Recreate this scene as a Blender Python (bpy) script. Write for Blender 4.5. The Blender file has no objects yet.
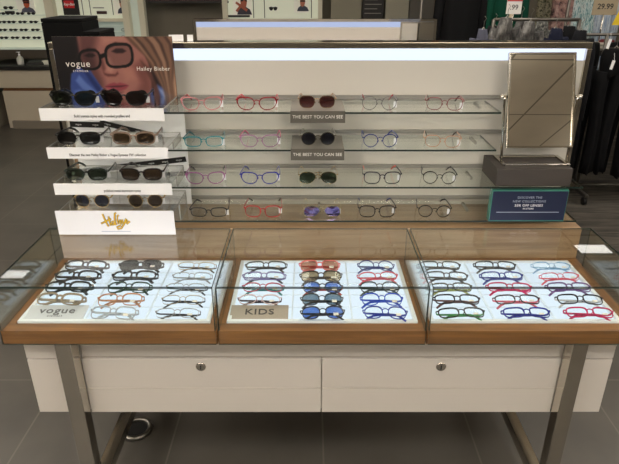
import bpy, bmesh, math, random
from math import sin, cos, pi, radians, copysign, tan, atan
from mathutils import Vector, Matrix
random.seed(7)
SC = bpy.context.scene
COL = SC.collection
# ---------------------------------------------------------------- camera
F = 570.0; TILT = radians(24.2); CH = 1.70
cam_data = bpy.data.cameras.new('camera'); cam = bpy.data.objects.new('camera', cam_data); COL.objects.link(cam)
cam_data.sensor_fit = 'HORIZONTAL'; cam_data.sensor_width = 36.0; cam_data.lens = 36.0 * F / 619.0
cam.location = (0, 0, CH); cam.rotation_euler = (pi / 2 - TILT, 0, 0)
SC.camera = cam
SC.view_settings.view_transform = 'Standard'; SC.view_settings.look = 'None'
SC.view_settings.gamma = 1.0; SC.view_settings.use_curve_mapping = False
SC.view_settings.exposure = 0.0

def at(u, v, Y):
    """measured photo point on the upright plane at depth Y -> (X, Z)"""
    a = (u - 309.5) / F; b = (232 - v) / F
    k = Y / (cos(TILT) + b * sin(TILT))
    return a * k, CH + (-sin(TILT) + b * cos(TILT)) * k
def px(u, Y, z):
    d = Y * cos(TILT) + (CH - z) * sin(TILT)
    return (u - 309.5) / F * d

# ---------------------------------------------------------------- materials
def lin(c):
    c = c / 255.0
    return c / 12.92 if c <= 0.04045 else ((c + 0.055) / 1.055) ** 2.4
def rgb(c): return (lin(c[0]), lin(c[1]), lin(c[2]), 1)
MATS = {}
def new_mat(name):
    m = bpy.data.materials.new(name); m.use_nodes = True
    nt = m.node_tree; nt.nodes.clear()
    out = nt.nodes.new('ShaderNodeOutputMaterial')
    return m, nt, out
def mat(c, rough=0.5, metal=0.0, spec=0.5, noise=0.0, emit=0.0, coat=0.0):
    key = (c, rough, metal, spec, noise, emit, coat)
    if key in MATS: return MATS[key]
    m, nt, out = new_mat('paint')
    b = nt.nodes.new('ShaderNodeBsdfPrincipled')
    b.inputs['Base Color'].default_value = rgb(c)
    b.inputs['Roughness'].default_value = rough; b.inputs['Metallic'].default_value = metal
    b.inputs['Specular IOR Level'].default_value = spec
    b.inputs['Coat Weight'].default_value = coat
    if emit:
        b.inputs['Emission Color'].default_value = rgb(c); b.inputs['Emission Strength'].default_value = emit
    if noise:
        tc = nt.nodes.new('ShaderNodeTexCoord'); n = nt.nodes.new('ShaderNodeTexNoise')
        n.inputs['Scale'].default_value = 9; n.inputs['Detail'].default_value = 4
        r = nt.nodes.new('ShaderNodeMixRGB'); r.blend_type = 'MIX'
        lo = tuple(int(x * (1 - noise)) for x in c)
        r.inputs['Color1'].default_value = rgb(lo); r.inputs['Color2'].default_value = rgb(c)
        nt.links.new(tc.outputs['Object'], n.inputs['Vector'])
        nt.links.new(n.outputs['Fac'], r.inputs['Fac']); nt.links.new(r.outputs[0], b.inputs['Base Color'])
    nt.links.new(b.outputs[0], out.inputs[0])
    MATS[key] = m
    return m
def mix2(nt, out, tint, gloss_c, rough, base, power=5.0, top=0.96):
    tr = nt.nodes.new('ShaderNodeBsdfTransparent'); tr.inputs[0].default_value = tint
    gl = nt.nodes.new('ShaderNodeBsdfGlossy'); gl.inputs['Color'].default_value = gloss_c; gl.inputs['Roughness'].default_value = rough
    lw = nt.nodes.new('ShaderNodeLayerWeight'); lw.inputs['Blend'].default_value = 0.5
    p = nt.nodes.new('ShaderNodeMath'); p.operation = 'POWER'; p.inputs[1].default_value = power
    q = nt.nodes.new('ShaderNodeMath'); q.operation = 'MULTIPLY_ADD'; q.inputs[1].default_value = top; q.inputs[2].default_value = base
    q.use_clamp = True
    mx = nt.nodes.new('ShaderNodeMixShader')
    nt.links.new(lw.outputs['Facing'], p.inputs[0]); nt.links.new(p.outputs[0], q.inputs[0]); nt.links.new(q.outputs[0], mx.inputs[0])
    nt.links.new(tr.outputs[0], mx.inputs[1]); nt.links.new(gl.outputs[0], mx.inputs[2]); nt.links.new(mx.outputs[0], out.inputs[0])
def glass(tint=(235, 240, 236), base=0.04, rough=0.0, gc=(255, 255, 255)):
    key = ('glass', tint, base, rough, gc)
    if key in MATS: return MATS[key]
    m, nt, out = new_mat('clear_glass')
    mix2(nt, out, rgb(tint), rgb(gc), rough, base)
    MATS[key] = m
    return m
def lens_mat(kind):
    key = ('lens', kind)
    if key in MATS: return MATS[key]
    if kind == 'clear': m = glass((254, 255, 255), 0.006, .10)
    else:
        tints = {'green': (62, 78, 62), 'grey': (66, 68, 70), 'brown': (96, 72, 50), 'navy': (50, 56, 82), 'blue': (92, 130, 200),
                 'burgundy': (112, 58, 62), 'amber': (190, 130, 105), 'slate': (110, 135, 150), 'tan': (165, 145, 110), 'mirror': (90, 70, 120), 'black': (45, 46, 48)}
        if kind == 'mirror': m = glass(tints[kind], 0.35, 0.05, (205, 180, 235))
        else: m = glass(tuple(int(255 * ((lin(v) ** .5) * 1.0) ** (1 / 2.3)) for v in tints[kind]), 0.055, 0.02)
    MATS[key] = m
    return m
def wood(c1, c2, name, along='x', scale=1.0, rough=0.45):
    m, nt, out = new_mat(name)
    b = nt.nodes.new('ShaderNodeBsdfPrincipled'); b.inputs['Roughness'].default_value = rough
    tc = nt.nodes.new('ShaderNodeTexCoord'); mp = nt.nodes.new('ShaderNodeMapping')
    mp.inputs['Scale'].default_value = (1.2 * scale, 14 * scale, 26 * scale) if along == 'x' else (22 * scale, 1.2 * scale, 22 * scale)
    n = nt.nodes.new('ShaderNodeTexNoise'); n.inputs['Scale'].default_value = 2.2; n.inputs['Detail'].default_value = 7; n.inputs['Roughness'].default_value = 0.65
    n.inputs['Distortion'].default_value = 0.6
    r = nt.nodes.new('ShaderNodeValToRGB')
    r.color_ramp.elements[0].position = 0.32; r.color_ramp.elements[0].color = rgb(c1)
    r.color_ramp.elements[1].position = 0.68; r.color_ramp.elements[1].color = rgb(c2)
    nt.links.new(tc.outputs['Object'], mp.inputs[0]); nt.links.new(mp.outputs[0], n.inputs['Vector'])
    nt.links.new(n.outputs['Fac'], r.inputs[0]); nt.links.new(r.outputs[0], b.inputs['Base Color'])
    nt.links.new(b.outputs[0], out.inputs[0])
    return m
def tiles(c1, c2, cm, name, w, h, ox, oy, mortar=0.006, rough=0.5, mot=0.5):
    m, nt, out = new_mat(name)
    b = nt.nodes.new('ShaderNodeBsdfPrincipled'); b.inputs['Roughness'].default_value = rough
    tc = nt.nodes.new('ShaderNodeTexCoord'); mp = nt.nodes.new('ShaderNodeMapping')
    mp.inputs['Location'].default_value = (-ox, -oy, 0)
    br = nt.nodes.new('ShaderNodeTexBrick'); br.offset = 0.0; br.squash = 1.0
    br.inputs['Scale'].default_value = 1.0; br.inputs['Brick Width'].default_value = w; br.inputs['Row Height'].default_value = h
    br.inputs['Mortar Size'].default_value = mortar; br.inputs['Mortar Smooth'].default_value = 0.2; br.inputs['Bias'].default_value = 0
    br.inputs['Mortar'].default_value = rgb(cm)
    n = nt.nodes.new('ShaderNodeTexNoise'); n.inputs['Scale'].default_value = 3.0; n.inputs['Detail'].default_value = 8
    r = nt.nodes.new('ShaderNodeValToRGB'); r.color_ramp.elements[0].position = 0.3; r.color_ramp.elements[1].position = 0.7
    r.color_ramp.elements[0].color = rgb(c1); r.color_ramp.elements[1].color = rgb(c2)
    nt.links.new(tc.outputs['Object'], mp.inputs[0]); nt.links.new(mp.outputs[0], br.inputs['Vector'])
    nt.links.new(tc.outputs['Object'], n.inputs['Vector']); nt.links.new(n.outputs['Fac'], r.inputs[0])
    nt.links.new(r.outputs[0], br.inputs['Color1']); nt.links.new(r.outputs[0], br.inputs['Color2'])
    nt.links.new(br.outputs['Color'], b.inputs['Base Color']); nt.links.new(b.outputs[0], out.inputs[0])
    return m
def streaks(cols, name, sx, sy, rough=0.9):
    m, nt, out = new_mat(name)
    b = nt.nodes.new('ShaderNodeBsdfPrincipled'); b.inputs['Roughness'].default_value = rough
    tc = nt.nodes.new('ShaderNodeTexCoord'); mp = nt.nodes.new('ShaderNodeMapping'); mp.inputs['Scale'].default_value = (sx, sy, sy)
    n = nt.nodes.new('ShaderNodeTexNoise'); n.inputs['Scale'].default_value = 1.0; n.inputs['Detail'].default_value = 5; n.inputs['Roughness'].default_value = 0.7
    r = nt.nodes.new('ShaderNodeValToRGB')
    e = r.color_ramp.elements; k = len(cols)
    while len(e) < k: e.new(0.5)
    for i, c in enumerate(cols):
        e[i].position = 0.33 + 0.34 * i / (k - 1); e[i].color = rgb(c)
    nt.links.new(tc.outputs['Object'], mp.inputs[0]); nt.links.new(mp.outputs[0], n.inputs['Vector'])
    nt.links.new(n.outputs['Fac'], r.inputs[0]); nt.links.new(r.outputs[0], b.inputs['Base Color']); nt.links.new(b.outputs[0], out.inputs[0])
    return m
def emis(c, s, name='light_emitter'):
    key = ('em', c, s)
    if key in MATS: return MATS[key]
    m, nt, out = new_mat(name)
    e = nt.nodes.new('ShaderNodeEmission'); e.inputs[0].default_value = rgb(c); e.inputs[1].default_value = s
    nt.links.new(e.outputs[0], out.inputs[0]); MATS[key] = m
    return m

CHROME = mat((205, 200, 190), 0.12, 1.0)
STEEL = mat((150, 146, 138), 0.28, 1.0)
WHITE_LAM = mat((200, 193, 184), 0.42)
WHITE_CARD = mat((244, 244, 246), 0.5)
BLACK = mat((16, 15, 15), 0.45)
DARK = mat((34, 32, 30), 0.5)
PANEL = mat((208, 204, 196), 0.6)
GLASS = glass((252, 254, 252), 0.035)
EDGE = mat((28, 44, 39), 0.3, 0.0)
ACRYL = glass((250, 250, 249), 0.04)
ACEDGE = mat((165, 165, 160), 0.3)
OAK = wood((104, 66, 32), (150, 102, 54), 'oak_wood')
OAKY = wood((104, 66, 32), (150, 102, 54), 'oak_wood_depthwise', 'y')
OAKP = wood((138, 108, 78), (176, 146, 112), 'pale_oak_wood', 'x', 0.8)

# ---------------------------------------------------------------- mesh helpers
class MB:
    def __init__(self): self.bm = bmesh.new(); self.mats = []
    def mi(self, m):
        if m is None: return 0
        if m not in self.mats: self.mats.append(m)
        return self.mats.index(m)
    def box(self, x0, x1, y0, y1, z0, z1, m=None, edge=None, thin=None):
        vs = [self.bm.verts.new((x, y, z)) for x in (x0, x1) for y in (y0, y1) for z in (z0, z1)]
        q = {'x': [(0, 1, 3, 2), (4, 6, 7, 5)], 'y': [(0, 4, 5, 1), (2, 3, 7, 6)], 'z': [(0, 2, 6, 4), (1, 5, 7, 3)]}
        for ax, fs in q.items():
            for f in fs:
                fc = self.bm.faces.new([vs[i] for i in f])
                fc.material_index = self.mi(edge if (edge and ax != thin) else m)
        return self
    def hexa(self, pts, m=None):
        """8 points: bottom 4 ccw, top 4 ccw"""
        vs = [self.bm.verts.new(p) for p in pts]
        for f in [(0, 3, 2, 1), (4, 5, 6, 7), (0, 1, 5, 4), (1, 2, 6, 5), (2, 3, 7, 6), (3, 0, 4, 7)]:
            self.bm.faces.new([vs[i] for i in f]).material_index = self.mi(m)
        return self
    def tube(self, pts, r, m=None, n=8, flat=None, closed=False):
        """r float or list; flat=(rx, rz) elliptical section"""
        pts = [Vector(p) for p in pts]; rings = []
        N = len(pts); up = Vector((0, 0, 1))
        prev = None
        for i, p in enumerate(pts):
            if closed: t = (pts[(i + 1) % N] - pts[i - 1])
            else: t = pts[min(i + 1, N - 1)] - pts[max(i - 1, 0)]
            t.normalize()
            a = t.cross(up)
            if a.length < 1e-3: a = t.cross(Vector((0, 1, 0)))
            a.normalize()
            if prev is not None and a.dot(prev) < 0: a = -a
            prev = a
            b = a.cross(t).normalized()
            rr = r[i] if isinstance(r, (list, tuple)) else r
            ra, rb = (rr, rr) if flat is None else (flat[0] * rr, flat[1] * rr)
            rings.append([self.bm.verts.new(p + a * ra * cos(2 * pi * k / n) + b * rb * sin(2 * pi * k / n)) for k in range(n)])
        idx = self.mi(m)
        for i in range(N if closed else N - 1):
            A = rings[i]; B = rings[(i + 1) % N]
            for k in range(n):
                f = self.bm.faces.new([A[k], A[(k + 1) % n], B[(k + 1) % n], B[k]]); f.material_index = idx; f.smooth = True
        if not closed:
            self.bm.faces.new(rings[0][::-1]).material_index = idx; self.bm.faces.new(rings[-1]).material_index = idx
        return self
    def lathe(self, cx, cy, prof, m=None, n=20, axis='z'):
        rings = []
        for (r, h) in prof:
            ring = []
            for k in range(n):
                a = 2 * pi * k / n
                if axis == 'z': p = (cx + r * cos(a), cy + r * sin(a), h)
                else: p = (cx + r * cos(a), h, cy + r * sin(a))
                ring.append(self.bm.verts.new(p))
            rings.append(ring)
        idx = self.mi(m)
        for i in range(len(rings) - 1):
            for k in range(n):
                f = self.bm.faces.new([rings[i][k], rings[i][(k + 1) % n], rings[i + 1][(k + 1) % n], rings[i + 1][k]]); f.material_index = idx; f.smooth = True
        self.bm.faces.new(rings[0][::-1]).material_index = idx; self.bm.faces.new(rings[-1]).material_index = idx
        return self
    def prism(self, poly, y0, y1, m=None):
        """polygon [(x,z)] extruded from y0 to y1"""
        A = [self.bm.verts.new((x, y0, z)) for x, z in poly]; B = [self.bm.verts.new((x, y1, z)) for x, z in poly]
        i0 = self.mi(m); n = len(poly)
        fs = [self.bm.faces.new(A), self.bm.faces.new(B[::-1])]
        for k in range(n): fs.append(self.bm.faces.new([A[(k + 1) % n], A[k], B[k], B[(k + 1) % n]]))
        for f in fs: f.material_index = i0
        return self
    def build(self, name, m=None, parent=None, bevel=0.0, recalc=True, tri=False):
        if m is not None and not self.mats: self.mats = [m]
        elif m is not None and self.mats[0] is not m and m not in self.mats: self.mats[0:0] = []
        if recalc: bmesh.ops.recalc_face_normals(self.bm, faces=self.bm.faces)
        if tri: bmesh.ops.triangulate(self.bm, faces=[f for f in self.bm.faces if len(f.verts) > 4])
        me = bpy.data.meshes.new(name); self.bm.to_mesh(me); self.bm.free()
        for k in self.mats: me.materials.append(k)
        o = bpy.data.objects.new(name, me); COL.objects.link(o)
        if parent is not None: o.parent = parent
        if bevel:
            md = o.modifiers.new('bevel', 'BEVEL'); md.width = bevel; md.segments = 2; md.limit_method = 'ANGLE'
        return o
def tag(o, label=None, cat=None, group=None, kind=None):
    if label: o['label'] = label
    if cat: o['category'] = cat
    if group: o['group'] = group
    if kind: o['kind'] = kind
    return o
def empty(name, loc, label, cat, group=None, rot=(0, 0, 0)):
    o = bpy.data.objects.new(name, None); COL.objects.link(o); o.location = loc; o.rotation_euler = rot; o.empty_display_size = 0.05
    return tag(o, label, cat, group)
def part(name, parent, m, fn, bevel=0.0, label=None):
    b = MB(); fn(b); o = b.build(name, m, parent, bevel)
    if label: o['label'] = label
    return o
def box(name, parent, m, x0, x1, y0, y1, z0, z1, bevel=0.0, label=None):
    return part(name, parent, m, lambda b: b.box(x0, x1, y0, y1, z0, z1, m), bevel, label)
def pane(name, parent, x0, x1, y0, y1, z0, z1, thin, m=None, e=None):
    return part(name, parent, None, lambda b: b.box(x0, x1, y0, y1, z0, z1, m or GLASS, e or EDGE, thin))
def text(name, parent, s, size, m, loc, rot=(pi / 2, 0, 0), ext=0.0004, align='CENTER', shear=0.0, offset=0.0, spacing=1.0, xs=1.0):
    cu = bpy.data.curves.new(name, 'FONT'); cu.body = s; cu.size = size; cu.extrude = ext; cu.align_x = align; cu.align_y = 'CENTER'
    cu.shear = shear; cu.offset = offset; cu.space_character = spacing; cu.resolution_u = 3
    tmp = bpy.data.objects.new(name, cu); COL.objects.link(tmp)
    dg = bpy.context.evaluated_depsgraph_get()
    me = bpy.data.meshes.new_from_object(tmp.evaluated_get(dg)); bpy.data.objects.remove(tmp)
    me.name = name
    me.materials.clear(); me.materials.append(m)
    o = bpy.data.objects.new(name, me); COL.objects.link(o); o.parent = parent; o.location = loc; o.rotation_euler = rot; o.scale = (xs, 1, 1)
    return o

# ---------------------------------------------------------------- the room
def struct(name, m, x0, x1, y0, y1, z0, z1):
    return tag(box(name, None, m, x0, x1, y0, y1, z0, z1), kind='structure')
RX0, RX1, RY0, RY1, CZ = -5.6, 5.6, -4.5, 7.6, 3.0
TILE = tiles((72, 68, 62), (88, 83, 76), (100, 95, 87), 'grey_floor_tile', 0.6035, 0.6035, 0.054, 2.118, 0.004, 0.42)
f = struct('floor', TILE, RX0, RX1, RY0, RY1, -0.05, 0)
CARPET = streaks([(34, 32, 30), (66, 61, 54), (92, 86, 76)], 'striped_carpet', 2.2, 26)
struct('floor', CARPET, 1.36, RX1, 2.6, RY1, 0, 0.006)
CEIL = tiles((222, 208, 184), (230, 216, 192), (150, 138, 118), 'ceiling_tile', 0.6, 1.2, 0.1, 0.3, 0.012, 0.9)
struct('ceiling', CEIL, RX0, RX1, RY0, RY1, CZ + 0.02, CZ + 0.1)
WALLM = mat((116, 110, 98), 0.8, noise=0.06)
struct('wall_back', WALLM, RX0, RX1, RY1, RY1 + 0.1, 0, CZ + 0.1)
struct('wall_left', WALLM, RX0 - 0.1, RX0, RY0, RY1, 0, CZ + 0.1)
struct('wall_right', WALLM, RX1, RX1 + 0.1, RY0, RY1, 0, CZ + 0.1)
struct('wall_front', mat((92, 86, 76), 0.8), RX0, RX1, RY0 - 0.1, RY0, 0, CZ + 0.1)

# ceiling lights
LAMPC = (255, 250, 243)
def ceiling_light(x, y, w, d, s, label, grp='ceiling lights over the sales floor'):
    drop = .30 if grp else 0  # hang added so the unseen lamps also light the ceiling
    t = empty('ceiling_light', (x, y, CZ - drop), label, 'ceiling light', grp)
    if grp: part('stem', t, STEEL, lambda b: b.tube([(0, 0, .03), (0, 0, drop + .0195)], .012, STEEL, 8))
    part('frame', t, STEEL, lambda b: [b.box(-w/2-.02, w/2+.02, -d/2-.02, -d/2, 0, .03, STEEL), b.box(-w/2-.02, w/2+.02, d/2, d/2+.02, 0, .03, STEEL),
         b.box(-w/2-.02, -w/2, -d/2, d/2, 0, .03, STEEL), b.box(w/2, w/2+.02, -d/2, d/2, 0, .03, STEEL)])
    box('diffuser', t, emis(LAMPC, s), -w/2, w/2, -d/2, d/2, .004, .018)
lamps = []
for y in (-2.6, -0.3): lamps += [(x, y) for x in (-3.6, -1.3, 0.9, 4.6)]
lamps += [(x, y) for y in (2.6, 4.0) for x in (-3.4, -0.9, 1.2, 3.6)]
lamps += [(-4.6, 1.0), (4.4, 1.0)]
for x, y in lamps:
    st = 15.5 if y < 1 else 7.5
    ceiling_light(x, y, 1.2, 0.55, st, 'bright rectangular ceiling light out of frame above the shop floor')
ceiling_light(3.25, 5.88, 0.36, 0.22, 3.6, 'small ceiling light mirrored as a pale patch on the right glass top', None)
ceiling_light(-3.09, 5.27, 0.24, 0.17, 3.2, 'small ceiling light mirrored as a pale patch on the left glass top', None)

# ---------------------------------------------------------------- the main display fixture
CX = 0.036
X0, X1 = -0.88, 0.952
fx = empty('display_counter', (CX, 1.42, 0), 'white drawer counter on chrome legs with oak top, oak plinth and grey back panel', 'display counter')
def L(x): return x - CX
def FB(name, m, x0, x1, y0, y1, z0, z1, bevel=0, parent=fx, label=None):
    return box(name, parent, m, x0 - CX, x1 - CX, y0 - 1.42, y1 - 1.42, z0, z1, bevel, label)
FB('cabinet_body', WHITE_LAM, -0.856, 0.92, 1.437, 2.60, 0.434, 0.733)
FB('top_rail', WHITE_LAM, -0.690, 0.762, 1.425, 1.437, 0.645, 0.688, .001)
FB('end_panel', WHITE_LAM, -0.858, -0.700, 1.42, 1.437, 0.434, 0.637, .001)
FB('end_panel', WHITE_LAM, 0.774, 0.921, 1.42, 1.437, 0.434, 0.637, .001)
FB('end_panel', WHITE_LAM, -0.858, -0.700, 1.42, 1.437, 0.641, 0.69, .001)
FB('end_panel', WHITE_LAM, 0.774, 0.921, 1.42, 1.437, 0.641, 0.69, .001)
for (a, b_, lx) in ((-0.693, 0.0355, -0.332), (0.0385, 0.765, 0.402)):
    d = part('drawer', fx, WHITE_LAM, lambda b: [b.box(a - CX, b_ - CX, 0.0, 0.017, 0.434, 0.5275, WHITE_LAM),
                                               b.box(a - CX, b_ - CX, 0.0, 0.017, 0.5305, 0.638, WHITE_LAM),
                                               b.box(a - CX + .001, b_ - CX - .001, 0.003, 0.016, 0.5275, 0.5305, mat((240, 234, 224), .4))])  # paler filler paints the highlight line in the groove
    lk = part('lock', d, CHROME, lambda b: b.lathe(lx - CX, 0.611, [(0.007, -0.0035), (0.0135, -0.0035), (0.016, -0.001), (0.016, 0.002)], CHROME, 24, 'y'))
    lk['label'] = 'round chrome drawer lock'
    box('keyhole', lk, BLACK, lx - CX - .0018, lx - CX + .0018, -0.0045, -0.0037, 0.604, 0.618)
def make_leg(xa, xb, lab):
    def g(b): b.box(xa - CX, xb - CX, -0.05, -0.005, 0.0, 0.738, CHROME)
    o = part('leg', fx, CHROME, g, .002); o['label'] = lab
    part('rear_leg', fx, CHROME, lambda b: b.box(xa - CX, xb - CX, 1.13, 1.175, 0.0, 0.434, CHROME), .002)
    part('floor_rail', fx, CHROME, lambda b: b.box(xa - CX + .003, xb - CX - .003, -0.005, 1.13, 0.10, 0.145, CHROME), .002)
    return o
make_leg(-0.740, -0.692, 'flat chrome front leg')
make_leg(0.764, 0.809, 'flat chrome front leg')
# oak rims of the three modules (front faces share the same height)
seams = [X0, -0.262, 0.334, X1]
inner = [(-0.852, -0.288), (-0.243, 0.317), (0.350, 0.913)]
TZ = 0.780
for k in range(3):
    a, b_ = seams[k] + .0015, seams[k + 1] - .0015
    ia, ib = inner[k]
    def g(b, a=a, b_=b_, ia=ia, ib=ib):
        b.box(a - CX, b_ - CX, 1.361 - 1.42, 1.400 - 1.42, 0.736, TZ, OAK)
        b.box(a - CX, ia - CX, 1.400 - 1.42, 1.80 - 1.42, 0.736, TZ, OAKY)
        b.box(ib - CX, b_ - CX, 1.400 - 1.42, 1.80 - 1.42, 0.736, TZ, OAKY)
        b.box(a - CX, b_ - CX, 1.80 - 1.42, 1.82 - 1.42, 0.736, TZ, OAK)
        b.box(ia - CX, ib - CX, 1.400 - 1.42, 1.80 - 1.42, 0.736, 0.752, OAK)
    part('oak_frame', fx, OAK, g, .0)
FB('plinth', OAKP, -0.878, 0.952, 1.82, 2.32, 0.733, 0.895, .0015)
FB('plinth_edge_highlight', mat((205, 180, 150), .35), -0.878, 0.952, 1.8185, 1.8205, 0.8925, 0.8965)  # pale strip paints the highlight along the front top edge
# back panel, light strip and chrome frame
PX0, PX1, PY = -0.895, 0.969, 2.05
FB('back_panel', PANEL, PX0 + .016, PX1 - .016, PY, PY + .05, 0.8965, 1.432)
FB('light_strip', emis((214, 226, 252), 1.35), PX0 + .016, PX1 - .016, PY + .004, PY + .05, 1.432, 1.472, label='glowing white light strip along the panel top')
part('chrome_frame', fx, CHROME, lambda b: [b.box(PX0 - CX, PX1 - CX, PY - 1.43, PY - 1.36, 1.472, 1.493, CHROME),
     b.box(PX0 - CX, PX0 + .016 - CX, PY - 1.43, PY - 1.36, 0.8965, 1.472, CHROME), b.box(PX1 - .016 - CX, PX1 - CX, PY - 1.43, PY - 1.36, 0.8965, 1.472, CHROME)], .002)
SHZ = [1.295, 1.170, 1.039, 0.914]
for z in SHZ:
    FB('shelf_rail', mat((140, 138, 132), .45), PX0 + .02, PX1 - .02, PY - .012, PY, z + .007, z + .019)
names = ['topmost clear glass shelf across the grey back panel', 'second glass shelf from the top on the back panel',
         'third glass shelf from the top, carrying the mirror block', 'lowest glass shelf just above the oak plinth']
for z, lab, re_ in zip(SHZ, names, (.585, .585, .90, .90)):
    s = empty('glass_shelf', (CX, 1.84, z), lab, 'shelf', 'glass shelves of the display counter')
    sp = part('shelf_pane', s, None, lambda b: b.box(-0.90, re_, 0, 0.196, -.003, .003, GLASS, EDGE, 'z'))
    for pl_ in sp.data.polygons:
        if pl_.center.y > .19: pl_.material_index = [m_ for m_ in sp.data.materials].index(GLASS)
    for xx in (-0.55, 0.0, 0.55):
        part('bracket', s, STEEL, lambda b: b.box(xx - .004, xx + .004, 0.12, 0.197, -.012, -.0035, STEEL))

# glass guards, one per module
gl = ['clear glass guard over the left tray of mostly dark frames', 'clear glass guard over the middle kids tray', 'clear glass guard over the right colourful tray']
for k in range(3):
    a, b_ = seams[k] + .004, seams[k + 1] - .004
    g = empty('glass_guard', ((a + b_) / 2, 1.36, 0.78), gl[k], 'glass guard', 'glass guards over the trays')
    w = (b_ - a) / 2
    pane('front_pane', g, -w, w, -.006, -.001, -.042, .141, 'y')
    pane('side_pane', g, -w, -w + .003, .0, .395, .001, .141, 'x')
    pane('side_pane', g, w - .003, w, .0, .395, .001, .141, 'x')
    pane('top_pane', g, -w, w, .0, .395, .1412, .1448, 'z')

# trays
TGLOW = emis((200, 211, 224), 1.5)
TRIM = mat((216, 220, 224), 0.45, emit=.16)  # weak emission on the rim stands in for light from the tray
tlab = ['backlit white tray of dark eyeglass frames, leftmost on the counter', 'backlit white tray holding the kids sign, middle of the counter', 'backlit white tray of colourful frames, rightmost on the counter']
TY0, TY1 = 1.405, 1.794; TS = 0.776
for k in range(3):
    ia, ib = inner[k]; ia += .002; ib -= .002
    t = empty('display_tray', ((ia + ib) / 2, TY0, 0.7525), tlab[k], 'tray', 'backlit eyewear trays')
    w = (ib - ia) / 2; D = TY1 - TY0
    part('rim', t, TRIM, lambda b: [b.box(-w, w, 0, .012, 0, .032, TRIM), b.box(-w, w, D - .008, D, 0, .032, TRIM),
                                  b.box(-w, -w + .012, .012, D - .008, 0, .032, TRIM), b.box(w - .012, w, .012, D - .008, 0, .032, TRIM)], .001)
    box('light_surface', t, TGLOW, -w + .012, w - .012, .012, D - .008, 0, TS - 0.7525, label='glowing frosted white surface')
    cw = (2 * w - .024) / 3; rh = (D - .02) / 5
    DV = mat((196, 206, 216), 0.4, emit=.46)  # emission imitates tray light passing through the acrylic dividers
    for i in (1, 2): box('column_divider', t, DV, -w + .012 + i * cw - .0025, -w + .012 + i * cw + .0025, .012, D - .008, TS - 0.7525, TS - 0.7525 + .007)
    for i in range(1, 5):
        for c in range(3):
            box('row_divider', t, DV, -w + .012 + c * cw + .0026, -w + .012 + (c + 1) * cw - .0026, .012 + i * rh - .0012, .012 + i * rh + .0012, TS - 0.7525, TS - 0.7525 + .004)

# ---------------------------------------------------------------- eyewear
STY = {  # a, b, exponent, rim thickness
    'round': (.0225, .0205, 2.1, .0018), 'panto': (.0235, .0200, 2.5, .0020), 'square': (.0255, .0195, 3.2, .0024), 'rect': (.0262, .0150, 3.6, .0024),
    'thick': (.0265, .0165, 3.2, .0042), 'cat': (.0262, .0180, 2.5, .0026), 'thickcat': (.0268, .0180, 2.7, .0046), 'aviator': (.0270, .0205, 2.3, .0012),
    'rimless': (.0250, .0155, 3.0, .0005), 'hex': (.0235, .0190, 2.7, .0018), 'oval': (.0245, .0165, 2.3, .0018)}
def outline(style, s, N=28):
    a, b, n, t = STY[style]; pts = []
    for i in range(N):
        th = 2 * pi * i / N
        c, q = cos(th), sin(th)
        x = a * copysign(abs(c) ** (2 / n), c); z = b * copysign(abs(q) ** (2 / n), q)
        o = x / a  # +1 outward (before mirroring)
        if style in ('cat', 'thickcat'):
            z += b * (0.42 if style == 'thickcat' else .30) * max(0, o) ** 2 * (0.5 + 0.5 * z / b) - b * .06 * (1 - o) * (z < 0)
            if z < 0: x *= 1 - 0.14 * (-z / b)
        if style == 'aviator':
            if z < 0: x = x * (1 - 0.20 * (-z / b) * (1 - o) / 2) + a * .12 * (-z / b)
            z += -b * .10 * o * (z < 0)
        if style == 'hex':
            if z < 0: x *= 1 - 0.10 * (-z / b)
            z = max(-b * .96, min(b * .95, z))
        if style in ('panto', 'round', 'square', 'rect', 'thick', 'rimless', 'oval') and z < 0: x *= 1 - 0.07 * (-z / b)
        pts.append((x * s, z))
    return pts
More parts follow.
